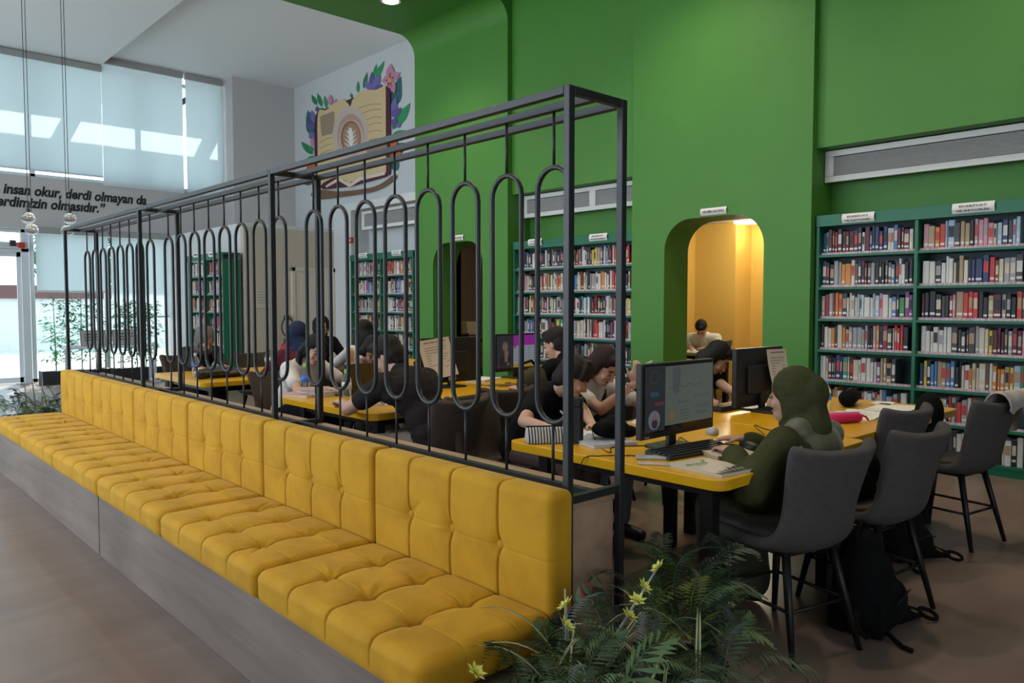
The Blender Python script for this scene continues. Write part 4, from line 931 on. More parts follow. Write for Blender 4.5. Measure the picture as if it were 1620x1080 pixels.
m5 = thing('computer_mouse', 'silver and white mouse right of the lesson-slide monitor', 'mouse', (3.40, 2.16, TZ), -.9); mb = MB(); mb.ell((0, 0, .008), (.034, .058, .030)); mb.v = [(v[0], v[1], max(v[2], 0)) for v in mb.v]; mb.build('shell', mat('silver_plastic', (.35, .34, .34), .4), m5, smooth=True); MB().ell((0, .03, .012), (.03, .025, .024)).build('button_cover', mat('white_plastic', (.6, .6, .58), .4), m5, smooth=True)
def cable(pts, label, r=.0026):
    P_ = [Vector(p) for p in pts]; out = []
    for i in range(len(P_) - 1):
        a, b = P_[max(i - 1, 0)], P_[i]; c, d = P_[i + 1], P_[min(i + 2, len(P_) - 1)]
        for k in range(6):
            t = k / 6; out.append(.5 * ((2 * b) + (c - a) * t + (2 * a - 5 * b + 4 * c - d) * t * t + (3 * b - a - 3 * c + d) * t ** 3))
    out.append(P_[-1]); o = MB().tube(out, r, 6).build('cable', BLKP, smooth=True); tag(o, label, 'cable'); return o
z0 = TZ + .003
cable([(2.70, 1.95, z0), (2.66, 2.05, z0), (2.60, 2.12, z0), (2.53, 2.17, z0), (2.488, 2.22, TZ - .01), (2.485, 2.25, TZ - .10)], 'thin black cable running over the left edge of the near table')
cable([(2.95, 2.12, z0), (2.75, 2.26, z0), (2.62, 2.18, z0), (2.72, 2.34, z0), (2.84, 2.48, z0 + .04), (2.98, 2.55, z0)], 'tangled black cable left of the lesson-slide monitor')
cable([(3.05, 2.12, z0), (3.18, 2.20, z0), (3.08, 2.05, z0), (3.20, 1.92, z0), (3.17, 1.87, z0)], 'black mouse cable lying beside the monitor foot')
cable([(3.55, 1.95, z0), (3.62, 2.05, z0 + .03), (3.7, 2.0, z0), (3.72, 1.85, z0)], 'short looped black cable before the olive hijab face')
for i in range(3): cable([(4.15 + .1 * i, 4.9 - .1 * i, z0), (4.05 + .12 * i, 4.70, z0), (4.2 + .1 * i, 4.55 - .05 * i, z0), (4.05, 4.4 + .12 * i, z0)], ['black cable on the middle table beside the notice monitor, upper loop', 'black cable on the middle table, central loop', 'black cable on the middle table, lower loop'][i])
def softbox(name, label, cat, loc, rz, size, m, bev=.02, extra=None):
    o = MB().cbox((0, 0, size[2] / 2), size).build(name, m, smooth=True, bevel=bev, bseg=4); o.location = loc; o.rotation_euler = (0, 0, rz); return tag(o, label, cat)
def book(label, x, y, rz, w, h, t, cover, z=TZ, cat='book', name='closed_book'):
    b = thing(name, label, cat, (x, y, z), rz)
    MB().box((-w / 2, -h / 2, 0), (w / 2, h / 2, .0015)).build('back_cover', cover, b); MB().box((-w / 2 + .004, -h / 2 + .003, .0015), (w / 2 - .003, h / 2 - .003, t)).build('pages', PAGES, b); MB().box((-w / 2, -h / 2, t), (w / 2, h / 2, t + .0015)).build('front_cover', cover, b)
    return b
# biology book
CREAM = mat('cream_cover', (.52, .45, .36), .5); BLKI = mat('cover_black', (.018, .018, .018), .5); GRNI = mat('cover_green', (.08, .25, .04), .5)
b = book('book with green BİYOLOJİ title and black lower cover at the table corner', 2.675, 1.70, -.12, .21, .27, .012, CREAM, cat='book', name='biology_book')
link('title', text_mesh('BİYOLOJİ', .12, GRNI, bold=.02, height=.034), b, (-.085, .045, .0137)); link('subtitle', text_mesh('TYT AYT', .06, GRNI, height=.010), b, (-.05, .025, .0137))
mb = MB(); pk = [(-.105, -.135), (.105, -.135), (.105, -.02)]; xs = np.linspace(.105, -.105, 15)
pk += [(x, -.03 - .03 * abs(math.sin(i * 1.9)) - .018 * i / 4) for i, x in enumerate(xs[1:])]; mb.add([(p[0], p[1], .0138) for p in pk], [tuple(range(len(pk)))]); mb.build('cover_art', BLKI, b)
disc2 = MB(); disc2.add([(.045 + .011 * math.cos(k * .6), .085 + .008 * math.sin(k * .6), .0138) for k in range(10)], [tuple(range(10))]); disc2.build('cover_emblem', BLKI, b)
for k in range(6): MB().cbox((-.07 + .026 * k, -.10, .0142), (.006, .02, .0006)).build('cover_mark', CREAM, b)
# spiral notebook, papers
b = thing('spiral_notebook', 'small closed spiral notebook between keyboard and olive sleeve', 'notebook', (2.945, 1.775, TZ), math.radians(-30))
MB().box((-.10, -.07, 0), (.10, .07, .018)).build('pages', mat('kraft_pages', (.45, .34, .22), .8), b); MB().box((-.102, -.072, .018), (.102, .072, .020)).build('cover', CREAM, b)
for k in range(16): MB().tube([(-.093 + .0124 * k, -.072 + .006 * math.cos(t), .010 + .013 * math.sin(t)) for t in np.linspace(0, 6.0, 9)], .0011, 4).build('coil', BLKM, b)
WHTP = mat('white_plastic', (.6, .6, .58), .4)
softbox('usb_hub', 'white flat box behind the biology book near the table edge', 'hub', (2.655, 1.985, TZ), -.9, (.13, .05, .014), mat('grey_plastic', (.38, .37, .36), .5), .006)
softbox('marker_pen_case', 'long white pen case at the left rim of the near table', 'case', (2.575, 1.885, TZ), -.95, (.17, .03, .010), mat('cream_plastic', (.45, .40, .34), .5), .006)
# writing things of the two people
STRP = bpy.data.materials.new('striped_fabric'); STRP.use_nodes = True; N, L = nn(STRP); bs = N['Principled BSDF']; bs.inputs['Roughness'].default_value = .8
tc = N.new('ShaderNodeTexCoord'); wv = N.new('ShaderNodeTexWave'); wv.inputs['Scale'].default_value = 22; wv.inputs['Distortion'].default_value = .6; rmp = N.new('ShaderNodeValToRGB'); rmp.color_ramp.interpolation = 'CONSTANT'; rmp.color_ramp.elements[1].position = .45
rmp.color_ramp.elements[0].color = (.03, .028, .03, 1); rmp.color_ramp.elements[1].color = (.50, .46, .42, 1); L.new(tc.outputs['Object'], wv.inputs[0]); L.new(wv.outputs[1], rmp.inputs[0]); L.new(rmp.outputs[0], bs.inputs['Base Color'])
pc = thing('pencil_pouch', 'black and white striped pencil pouch at the table corner', 'pouch', (2.615, 2.56, TZ), math.radians(-35))
mb = MB(); prof = [(-.05, 0), (.05, 0), (.052, .02), (.02, .075), (-.02, .075), (-.052, .02)]; mb.prism(prof, 0, -.11, .11); mb.build('pouch', STRP, pc, bevel=.012, bseg=3, smooth=True)
MB().tube([(-.11, 0, .078), (.11, 0, .078)], .004, 6).build('zip', BLKM, pc)
fl = thing('flask', 'matte black cylindrical flask on the near table corner behind the end post', 'flask', (2.70, 2.46, TZ))
MB().lathe([(.033, 0), (.035, .004), (.035, .17), (.033, .175)], 20).build('bottle_body', BLKP, fl, smooth=False); MB().lathe([(.030, .175), (.034, .18), (.034, .215), (.03, .22)], 20).build('lid', BLKP, fl)
book('blue and white workbook under the dark cloth pouch', 2.80, 2.40, math.radians(-18), .24, .30, .015, mat('cover_blue_white', (.36, .38, .45), .5), name='workbook')
bgp = MB(); bgp.ell((0, 0, .045), (.10, .065, .045)); bgp.ell((.03, .02, .065), (.06, .05, .04)); bgp.ell((-.04, -.02, .05), (.06, .05, .04)); bgp.ell((.08, -.03, .03), (.05, .04, .03))
o = link('cloth_pouch', remesh(bgp, 'cloth_pouch', BLACKC, .006, 2)); o.location = (2.86, 2.38, TZ + .017); o.rotation_euler = (0, 0, -.4); tag(o, 'crumpled black cloth pouch lying on the workbook', 'pouch')
def openbook(label, x, y, rz, w=.15, h=.21, m=PAPER, z=TZ):
    b = thing('open_book', label, 'book', (x, y, z), rz)
    for s_ in (-1, 1):
        n = 7; vs_ = []; fs = []
        for i in range(n + 1):
            u = i / n; zz = .006 + .018 * math.sin(math.pi * min(u * 1.4, 1)) * (1 - .5 * u); vs_ += [(s_ * u * w, -h / 2, zz), (s_ * u * w, h / 2, zz)]
        for i in range(n): fs.append((2 * i, 2 * i + 2, 2 * i + 3, 2 * i + 1))
        k = len(vs_); vs_ += [(v[0], v[1], 0) for v in vs_]; fs += [tuple(q + k for q in f) for f in fs]
        fs += [(2 * n, 2 * n + 1, k + 2 * n + 1, k + 2 * n)] + [(2 * i, 2 * i + 2, k + 2 * i + 2, k + 2 * i) for i in range(n)] + [(2 * i + 1, 2 * i + 3, k + 2 * i + 3, k + 2 * i + 1) for i in range(n)]
        MB().add(vs_, fs).build('page', m, b)
        for i in range(7): MB().cbox((s_ * w * .52, h * (.36 - .12 * i), .0262 - .002 * 0), (w * .7, .003, .0006)).build('print_line', PRINT, b)
    return b
openbook('open notebook under the hands of the short-haired person', 2.86, 2.62, .2); openbook('open white notebook before the person with wristwatch', 3.52, 2.56, .1, .17, .24)
openbook('open book in front of the broad person in dark T-shirt', 2.80, 4.30, -.2); openbook('open book before the person in beige sleeveless top', 3.50, 4.98, .2); openbook('open notebook before the black T-shirt person at the monitor', 4.15, 4.16, .1)
openbook('open notebook by the grey hijab person', 2.96, 7.46, 0); openbook('open magazine on the table by the pink pencil case', 4.62, 1.90, -.1, .20, .27); openbook('open book on the table of the ochre room', 9.18, 6.14, 1.4, .14, .2)
softbox('sticky_notes', 'yellow green sticky note pad beside the workbook', 'notepad', (2.98, 2.62, TZ), .3, (.075, .075, .008), mat('lime_paper', (.55, .60, .05), .7), .001)
def pen(label, a, b, m=WHTP, r=.005):
    a, b = Vector(a), Vector(b); t = thing('pen', label, 'pen', a); d = b - a
    MB().tube([(0, 0, 0), d * .85], r, 8).build('barrel', m, t, smooth=True); MB().tube([d * .85, d], [r * .9, r * .25], 8).build('tip', BLKM, t, smooth=True)
pen('white pen held to the forehead by the person with wristwatch', PX(1032, 571, Y=2.66), PX(990, 592, Y=2.78), r=.0055)
pen('pen in the hand of the short-haired person', (2.80, 2.66, .86), (2.84, 2.56, .755), mat('silver_plastic', (.35, .34, .34), .4), .004)
pen('pen in the hand of the person in the ochre room', (9.20, 6.24, .86), (9.17, 6.16, .77), r=.004)
# wristwatch
PETM = mat('clear_plastic_bottle', (.86, .92, .95), .05, trans=.92, ior=1.12, spec=.4)
def bottle(label, x, y, cap, h=.225, lab=None, z=TZ):
    b = thing('water_bottle', label, 'bottle', (x, y, z)); k = h / .225
    pr = [(.026, 0), (.030, .006)] + [(.030 - .002 * (i % 2), .012 + .011 * i) for i in range(11)] + [(.0315, .138), (.0315, .15), (.024, .178), (.013, .196), (.013, .205)]
    MB().lathe([(r, zz * k) for r, zz in pr], 18).build('bottle_body', PETM, b, smooth=True); MB().lathe([(.015, .200 * k), (.015, .220 * k), (.013, .225 * k)], 14).build('cap', cap, b)
    if lab: MB().lathe([(.0325, .10 * k), (.0325, .142 * k)], 18).build('wrap_label', lab, b, smooth=True)
LIME = mat('lime_cap', (.22, .55, .03), .4); BLULAB = mat('blue_label', (.05, .16, .55), .4); WLAB = mat('pale_label', (.55, .60, .66), .4)
bottle('clear water bottle with lime cap next to the person at the laptop', 2.63, 5.0, LIME, .24, BLULAB); bottle('clear water bottle with lime cap in front of the laptop lid', 2.62, 4.42, LIME, .235, WLAB)
bottle('water bottle with blue label before the grey hijab person', 2.60, 7.0, WHTP, .22, BLULAB); bottle('slim bottle with red cap at the right of the grey hijab person', 3.34, 7.1, mat('red_plastic', (.5, .03, .03), .4), .22, WLAB)
bottle('water bottle with blue label behind the olive hijab, near the pink case', 4.50, 2.08, mat('blue_cap', (.08, .2, .6), .4), .20, BLULAB)
# laptop of the middle table
lp = thing('laptop', 'dark open laptop seen from behind its lid on the middle table', 'laptop', (2.98, 4.86, TZ), math.radians(6)); LAPM = mat('dark_brown_laptop', (.045, .036, .030), .45)
MB().box((-.17, 0, 0), (.17, .24, .016)).build('keyboard_deck', LAPM, lp, bevel=.004); MB().box((-.17, -.008, 0), (.17, .0, .23), Matrix.Translation((0, 0, .012)) @ Matrix.Rotation(math.radians(14), 4, 'X')).build('lid', LAPM, lp, bevel=.004)
mb = MB()
for r_ in range(4):
    for c in range(12): mb.cbox((-.14 + .0255 * c, .10 + .024 * r_, .017), (.02, .018, .003))
ko = mb.build('keys', BLKP, lp); ko['kind'] = 'stuff'
ol = thing('laptop', 'orange laptop lid standing open on the far table', 'laptop', (4.55, 6.78, TZ), math.radians(-4)); ORG = mat('orange_shell', (.62, .14, .02), .5)
MB().box((-.17, 0, 0), (.17, .22, .014)).build('keyboard_deck', BLKP, ol, bevel=.004); MB().box((-.17, -.008, 0), (.17, 0, .22), Matrix.Translation((0, 0, .012)) @ Matrix.Rotation(math.radians(12), 4, 'X')).build('lid', ORG, ol, bevel=.004)
# more small things
book('pile of white and pink sheets on the middle table by the notice monitor', 4.30, 5.0, .3, .28, .2, .02, PAPER, name='paper_pile', cat='papers'); book('papers with red edge at the left rim of the laptop table', 2.64, 5.06, .3, .2, .27, .02, mat('cover_red_white', (.55, .30, .28), .6), name='magazine', cat='magazine'); book('grey workbook on the laptop table beside the magazine', 2.74, 5.02, .1, .2, .26, .03, mat('cover_grey', (.30, .29, .29), .6), z=TZ + .001, name='workbook')
ht = thing('tissue_packet', 'small pack with leaf print near the second bottle', 'packet', (2.72, 4.28, TZ), .2); MB().cbox((0, 0, .008), (.12, .07, .016)).build('wrapper', mat('leaf_wrapper', (.42, .52, .16), .5), ht, bevel=.006); MB().cbox((.02, 0, .017), (.04, .05, .002)).build('flap', LIME, ht)
pk_ = thing('pencil_case', 'hot pink soft pencil case by the olive hijab shoulder', 'pencil case', (4.24, 1.86, TZ), math.radians(-32)); PINK = mat('hot_pink', (.68, .02, .14), .5)
MB().cap((-.09, 0, .03), (.09, 0, .03), .030, .028, 14).build('pouch', PINK, pk_, smooth=True); MB().tube([(-.10, 0, .061), (.10, 0, .059)], .004, 6).build('zip', WHTP, pk_); MB().tube([(.12, 0, .04), (.15, .01, .03), (.16, .0, .01)], .006, 6).build('pull_tab', PINK, pk_)
pk2 = thing('pencil_case', 'black rounded pencil case at the far side of the near table row', 'pencil case', (5.02, 2.16, TZ), math.radians(15)); MB().cap((-.10, 0, .055), (.10, 0, .055), .055, .05, 14).build('pouch', BLACKC, pk2, smooth=True); MB().tube([(-.10, 0, .112), (.10, 0, .107)], .004, 6).build('zip', mat('brown_leather', (.10, .05, .025), .5), pk2)
book('stack of white sheets on the near table row before the empty chair', 4.98, 1.88, .1, .42, .24, .012, PAPER, name='paper_stack', cat='papers'); book('spread pale worksheet under the pink pencil case', 4.52, 1.96, -.2, .40, .22, .004, mat('pale_blue_paper', (.45, .50, .54), .7), name='worksheet', cat='papers'); book('small open planner beside the black pencil case', 5.20, 2.02, .2, .18, .12, .012, PAPER, name='planner', cat='planner')
# grey hijab table things
bgp = MB(); bgp.ell((0, 0, .05), (.20, .10, .05)); bgp.ell((.12, -.02, .035), (.16, .11, .035)); bgp.cap((-.2, 0, .04), (-.05, .02, .06), .045, .05)
o = link('handbag', remesh(bgp, 'handbag', mat('black_leather', (.012, .012, .013), .35), .009, 4)); o.location = (2.76, 6.85, TZ); o.rotation_euler = (0, 0, .25); tag(o, 'black leather bag lying on the far table before the grey hijab person', 'bag')
softbox('snack_pack', 'red patterned snack pack by the grey hijab hands', 'packet', (3.06, 7.22, TZ), .3, (.16, .09, .04), mat('red_wrapper', (.45, .08, .06), .5, noise=.6, nscale=40), .012)
sc = thing('shoulder_bag', 'olive shoulder bag hanging behind the person with wristwatch', 'bag', (3.62, 3.70, .0)); bgp = MB(); bgp.ell((0, 0, .86), (.14, .06, .10)); bgp.ell((.04, .02, .92), (.10, .05, .05)); link('bag_body', remesh(bgp, 'bag_body', cloth('olive_bag', (.06, .055, .03)), .009, 3), sc)
MB().tube([(-.12, .0, .9), (-.08, .04, .99), (.04, .05, 1.01), (.12, .02, .92)], .010, 6).build('strap', BLACKC, sc, smooth=True)
# table of the ochre room and the tan room
table('pale table of the ochre room with the writing person', 8.80, 5.35, 9.42, 6.95, WTOP, .74)
chair(8.62, 6.05, 95, 'dark chair inside the ochre room, back toward the arch', 0)
chair(9.68, 6.20, 262, 'chair under the writing person inside the ochre room', 0)
table('pale brown table inside the tan room beyond the arch', 9.2, 10.6, 9.9, 12.4, mat('tan_table', (.42, .28, .14), .4), .78)
chair(9.05, 10.95, 80, 'dark chair at the table inside the tan room', 0)
lt = thing('book_stand', 'open book propped on a stand in the tan room', 'book', (9.45, 11.45, .78), math.radians(-40))
for s_ in (-1, 1): MB().box((0, -.006, 0), (.19, .006, .28), Matrix.Rotation(s_ * .22 + (math.pi if s_ < 0 else 0), 4, 'Z') @ Matrix.Rotation(-.25, 4, 'X')).build('page', mat('cream_page', (.60, .50, .30), .8), lt)
MB().box((-.2, -.03, 0), (.2, .05, .02)).build('stand', BLKM, lt)
# backpack, jacket, bag on chair
PKB = cloth('pack_black', (.004, .004, .0045))
def backpack(label, x, y, rz, k=1.0, slump=1.0, wide=1.0):
    b = thing('backpack', label, 'backpack', (x, y, 0), rz); m = MB()
    m.ell((0, 0, .11 * k), (.20 * k * wide, .15 * k, .11 * k)); m.ell((.0, .01, .20 * k), (.175 * k * wide, .125 * k, .17 * k)); m.ell((.01, .02, .30 * k), (.12 * k * wide, .09 * k, .13 * k)); m.ell((.02, -.10 * k, .12 * k), (.13 * k, .06 * k, .10 * k)); m.cbox((0, 0, .08 * k), (.30 * k * wide, .22 * k, .14 * k))
    m.cap((.10 * k, -.10 * k, .05), (.22 * k, -.16 * k, .03), .05 * k, .022)
    link('bag_body', remesh(m, 'bag_body', PKB, .010, 5), b)
    MB().tube([(.25 * k + .042 * math.cos(t), -.19 * k + .036 * math.sin(t), .026 + .012 * math.sin(t)) for t in np.linspace(0, 6.28, 15)], .009, 6).build('strap_loop', BLACKC, b, smooth=True)
    MB().tube([(-.16 * k, -.03, .09), (-.24 * k, -.03, .14), (-.27 * k, -.05, .09), (-.22 * k, -.07, .04), (-.13 * k, -.06, .03)], .011, 6).build('strap', BLACKC, b, smooth=True); MB().tube([(-.10, -.12, .03), (-.15, -.19, .012), (-.16, -.23, .010)], .010, 6).build('strap', BLACKC, b, smooth=True)
    MB().tube([(-.09 * k, .02, .40 * k), (-.03, .02, .455 * k), (.04, .02, .45 * k), (.08 * k, .02, .39 * k)], .010, 6).build('grab_handle', BLACKC, b, smooth=True)
    MB().tube([(-.10 * k, -.155 * k, .16 * k), (.02, -.165 * k, .185 * k), (.12 * k, -.15 * k, .16 * k)], .004, 5).build('zip', BLKM, b); MB().tube([(.13 * k, -.15 * k, .07), (.17 * k, -.165 * k, .05)], .004, 6).build('zip_pull', mat('brass', (.5, .35, .12), .3, .8), b)
backpack('black backpack slumped on the floor between the two near chairs', 3.36, 1.36, .1, 1.0)
backpack('black backpack on the floor behind the two empty grey chairs', 4.42, 1.60, -.3, .85)
jk = MB(); jw = cloth('pale_jacket', (.40, .36, .34), .08)
JX, JY, ja = 5.02, 1.56, math.radians(10)
def cl(u, v, z): return (JX + u * math.cos(ja) + v * math.sin(ja), JY - u * math.sin(ja) + v * math.cos(ja), z)
n = 14; vs_, fs = [], []
for i in range(n + 1):
    u = -.10 + .42 * i / n
    for k in range(13):
        q = k / 12; ang = math.radians(-95 + 190 * q); wv_ = .012 * math.sin(i * 1.7 + k * .8)
        v = -.30 - .055 * math.cos(ang + math.pi / 2) * 1.0; 
        if q < .35: zz = .87 - (.35 - q) / .35 * (.06 + .20 * max(0, (u - .02) / .3) + .03 * math.sin(i * .9)); v = -.36 - wv_
        elif q > .65: zz = .87 - (q - .65) / .35 * .22; v = -.245 + wv_
        else: zz = .885 + .012 * math.sin((q - .35) / .3 * math.pi) + .008 * math.sin(i * 1.3); v = -.355 + .10 * (q - .35) / .3
        vs_.append(cl(u, v, zz))
for i in range(n):
    for k in range(12): fs.append((i * 13 + k, i * 13 + k + 1, (i + 1) * 13 + k + 1, (i + 1) * 13 + k))
me = bpy.data.meshes.new('t'); me.from_pydata(vs_, [], fs); o = link('t', me); md = o.modifiers.new('a', 'SOLIDIFY'); md.thickness = .012; md = o.modifiers.new('b', 'SUBSURF'); md.levels = 2; out = evalmesh(o, 'jacket'); bpy.data.objects.remove(o)
out.materials.append(jw); out.polygons.foreach_set('use_smooth', [True] * len(out.polygons)); jo = thing('jacket', 'pale beige jacket draped over the grey chair at the right edge', 'jacket', (5.1, 1.3, .6)); x = link('jacket_body', out, jo); x.matrix_parent_inverse = jo.matrix_basis.inverted()
bgp = MB(); bgp.ell(cl(.20, -.385, .74), (.07, .022, .13)); bgp.ell(cl(.23, -.39, .64), (.05, .02, .07)); mm = remesh(bgp, 'sleeve', jw, .009, 3); x = link('sleeve', mm, jo); x.matrix_parent_inverse = jo.matrix_basis.inverted()
bgp = MB(); bgp.ell((0, 0, .60), (.12, .09, .13)); bgp.ell((.02, 0, .74), (.10, .08, .13)); bgp.ell((.0, .02, .52), (.13, .10, .06)); o = link('tote_bag', remesh(bgp, 'tote_bag', BLACKC, .010, 3)); o.location = (4.95, 1.66, .0); tag(o, 'black bag standing on the seat of the jacket chair', 'bag')
bgp = MB(); bgp.ell((0, 0, .53), (.15, .13, .05)); bgp.ell((-.05, -.04, .58), (.11, .09, .10)); bgp.ell((.03, -.06, .62), (.11, .07, .10)); o = link('folded_coat', remesh(bgp, 'folded_coat', BLACKC, .010, 3)); o.location = (3.62, 1.56, 0); tag(o, 'folded black coat on the seat of the empty chair next to the backpack', 'coat')
# ================================================================ mural
MURAL = thing('wall_mural', 'painted mural of an open book with latte cup, leaves and flowers on the white wall', 'mural', (7.84, 12.0, 4.0))
mural_layer = [0]
def mp(pts, col, name, lay=None):
    """painted patch; points are photo pixels on the upper wall plane"""
    if lay is None: mural_layer[0] += 1; lay = mural_layer[0]
    X = 7.84 - .0006 * lay
    vs_ = [PX(u, v, X=X) - Vector(MURAL.location) for u, v in pts]
    key = 'paint_%02x%02x%02x' % tuple(int(c * 255) for c in col)
    return MB().add(vs_, [tuple(range(len(vs_)))]).build(name, mat(key, col, .7), MURAL)
def Zm(x, y): return (360 + x * .2592, 60 + y * .2592)          # from the 400x280 crop
def blob(pts, n=5):
    """closed smooth outline through points"""
    out = []; m = len(pts)
    for i in range(m):
        a, b, c, d = [np.array(pts[(i + k) % m], float) for k in (-1, 0, 1, 2)]
        for k in range(n):
            t = k / n; out.append(tuple(.5 * ((2 * b) + (c - a) * t + (2 * a - 5 * b + 4 * c - d) * t * t + (3 * b - a - 3 * c + d) * t ** 3)))
    return out
def leaf(base, tip, w, col, name='painted_leaf'):
    b, t = np.array(base, float), np.array(tip, float); d = t - b; n = np.array([-d[1], d[0]]); n /= max(np.linalg.norm(n), 1e-6)
    o = [b + d * k + n * w * math.sin(math.pi * k ** .8) for k in np.linspace(0, 1, 9)] + [b + d * k - n * w * math.sin(math.pi * k ** .8) for k in np.linspace(1, 0, 9)[1:-1]]
    mp([Zm(*p) for p in o], col, name)
G1, G2, TE, PU, PU2, PI, PI2, OR, DR, PG_, BR, CRM, MAR = (.02, .19, .07), (.03, .26, .10), (.03, .12, .13), (.10, .085, .26), (.15, .13, .36), (.50, .22, .32), (.24, .055, .10), (.55, .12, .03), (.05, .012, .018), (.60, .45, .24), (.17, .09, .055), (.66, .55, .44), (.075, .012, .025)
for b_, t_, w_, c_ in (((520, 560), (490, 440), 28, TE), ((530, 600), (480, 500), 26, TE), ((1010, 400), (1060, 230), 30, TE), ((1000, 420), (1065, 300), 32, TE), ((990, 700), (1120, 640), 30, TE), ((1000, 800), (1050, 760), 30, TE), ((500, 900), (490, 860), 30, TE), ((1000, 440), (1000, 340), 26, TE),
                       ((545, 410), (512, 345), 14, G1), ((575, 420), (548, 335), 14, G1), ((605, 430), (592, 350), 13, G2), ((760, 370), (752, 335), 9, G1), ((795, 335), (797, 262), 11, G2), ((830, 310), (852, 208), 13, G1), ((895, 240), (908, 158), 12, G2), ((905, 245), (957, 138), 15, G2),
                       ((1030, 540), (1115, 395), 26, G2), ((1005, 600), (1090, 565), 20, G2), ((1010, 560), (1035, 470), 16, G1), ((520, 710), (448, 632), 20, G1), ((525, 690), (492, 655), 12, G2), ((535, 720), (466, 755), 14, G2), ((555, 440), (590, 432), 10, G1)):
    leaf(b_, t_, w_, c_)
for b_, t_, w_, c_ in (((530, 520), (512, 440), 18, PU2), ((525, 560), (490, 515), 22, PU), ((530, 620), (500, 570), 22, PU2), ((545, 450), (548, 415), 12, PU), ((885, 315), (880, 205), 20, PU), ((890, 315), (930, 220), 22, PU2), ((880, 315), (835, 265), 20, PU2), ((900, 312), (945, 285), 14, PU), ((1000, 480), (1028, 355), 22, PU2), ((1000, 480), (1062, 425), 24, PU), ((1010, 540), (1025, 480), 18, PU), ((1030, 545), (1055, 520), 14, PU2)):
    leaf(b_, t_, w_, c_, 'painted_petal')
for b_, t_, w_ in (((990, 255), (995, 158), 26), ((990, 255), (1052, 210), 24), ((990, 258), (1018, 338), 24), ((990, 258), (938, 262), 22), ((990, 250), (955, 235), 14)): leaf(b_, t_, w_, PI, 'painted_petal')
for b_, t_ in (((990, 255), (992, 205)), ((990, 255), (1020, 235)), ((990, 258), (1002, 300)), ((990, 258), (958, 258)), ((990, 258), (975, 300))): leaf(b_, t_, 5, PI2, 'painted_stamen')
mp([Zm(990 + 13 * math.cos(k), 257 + 15 * math.sin(k)) for k in np.linspace(0, 6, 12)], (.62, .32, .08), 'painted_flower_heart')
leaf((625, 410), (625, 345), 14, PI, 'painted_petal'); leaf((645, 400), (662, 375), 10, PI, 'painted_petal'); leaf((515, 660), (520, 605), 14, PI, 'painted_petal')
for c_ in ((1005, 640), (1030, 690), (510, 800), (1010, 720)): mp([Zm(c_[0] + 30 * math.cos(k), c_[1] + 34 * math.sin(k)) for k in np.linspace(0, 5.9, 12)], OR, 'painted_flower')
# book
mp([Zm(*p) for p in blob([(520, 935), (560, 925), (700, 935), (900, 905), (1015, 835), (1020, 865), (900, 935), (700, 970), (560, 985), (512, 965)])], BR, 'painted_table')
mp([Zm(*p) for p in [(532, 490), (548, 450), (960, 290), (993, 310), (993, 830), (960, 850), (760, 905), (590, 925), (540, 900), (530, 700)]], MAR, 'painted_book_cover')
mp([Zm(*p) for p in blob([(552, 460), (600, 440), (660, 395), (700, 375), (730, 395), (745, 430), (750, 600), (750, 880), (720, 870), (660, 850), (590, 880), (552, 900), (550, 700)])], PG_, 'painted_page')
mp([Zm(*p) for p in [(745, 880), (748, 430), (760, 380), (800, 335), (850, 315), (900, 318), (940, 300), (965, 288), (966, 560), (968, 820), (900, 830), (830, 845), (780, 870)]], PG_, 'painted_page')
mp([Zm(*p) for p in [(600, 900), (680, 850), (745, 890), (800, 850), (960, 815), (960, 835), (810, 870), (745, 912), (680, 872), (600, 915)]], CRM, 'painted_page_edge')
mp([Zm(*p) for p in blob([(568, 480), (610, 462), (650, 450), (652, 500), (645, 575), (610, 590), (575, 595), (568, 530)], 4)], (.30, .22, .15), 'painted_picture')
def stroke(pts, w, col, name='painted_line'):
    p = [np.array(q, float) for q in pts]; a = []; b = []
    for i in range(len(p)):
        d = p[min(i + 1, len(p) - 1)] - p[max(i - 1, 0)]; n = np.array([-d[1], d[0]]); n /= max(np.linalg.norm(n), 1e-6); a.append(p[i] + n * w); b.append(p[i] - n * w)
    mp([Zm(*q) for q in a + b[::-1]], col, name, lay=60)
for x0, x1, y0, y1 in ((800, 938, 430, 402), (820, 940, 462, 436), (850, 943, 500, 485), (858, 943, 535, 521), (862, 945, 576, 570)): stroke([(x0 + (x1 - x0) * k / 6, y0 + (y1 - y0) * k / 6 - 9 * math.sin(math.pi * k / 6)) for k in range(7)], 2, (.30, .19, .09))
for y0 in (640, 678, 715, 755, 800): stroke([(562 + 80 * k / 6, y0 - 33 * k / 6 - 6 * math.sin(math.pi * k / 6)) for k in range(7)], 2, (.30, .19, .09))
mp([Zm(*p) for p in blob([(855, 640), (890, 615), (960, 620), (962, 700), (860, 735)], 4)], (.30, .22, .15), 'painted_picture', lay=61)
E_ = lambda cx, cy, rx, ry, n=28: [Zm(cx + rx * math.cos(2 * math.pi * k / n), cy + ry * math.sin(2 * math.pi * k / n)) for k in range(n)]
mp(E_(750, 590, 108, 175), (.52, .40, .35), 'painted_saucer', 62); mp(E_(752, 595, 82, 132), (.42, .27, .22), 'painted_saucer_rim', 63); mp(E_(755, 610, 76, 112), (.50, .37, .31), 'painted_cup', 64)
mp(E_(752, 605, 62, 100), (.26, .12, .07), 'painted_coffee', 65); mp(E_(755, 608, 52, 88), (.36, .20, .13), 'painted_coffee', 66)
for i in range(5):
    for s_ in (-1, 1):
        o = [(752 + s_ * (8 + 34 * k - i * 3 * k), 690 - 26 * i - 42 * k + 18 * k * k) for k in np.linspace(0, 1, 6)]; o2 = [(p[0], p[1] + 15 - 12 * abs(q)) for p, q in zip(o, np.linspace(0, 1, 6))]
        mp([Zm(*p) for p in o + o2[::-1]], (.70, .66, .62), 'painted_milk_leaf', 67)
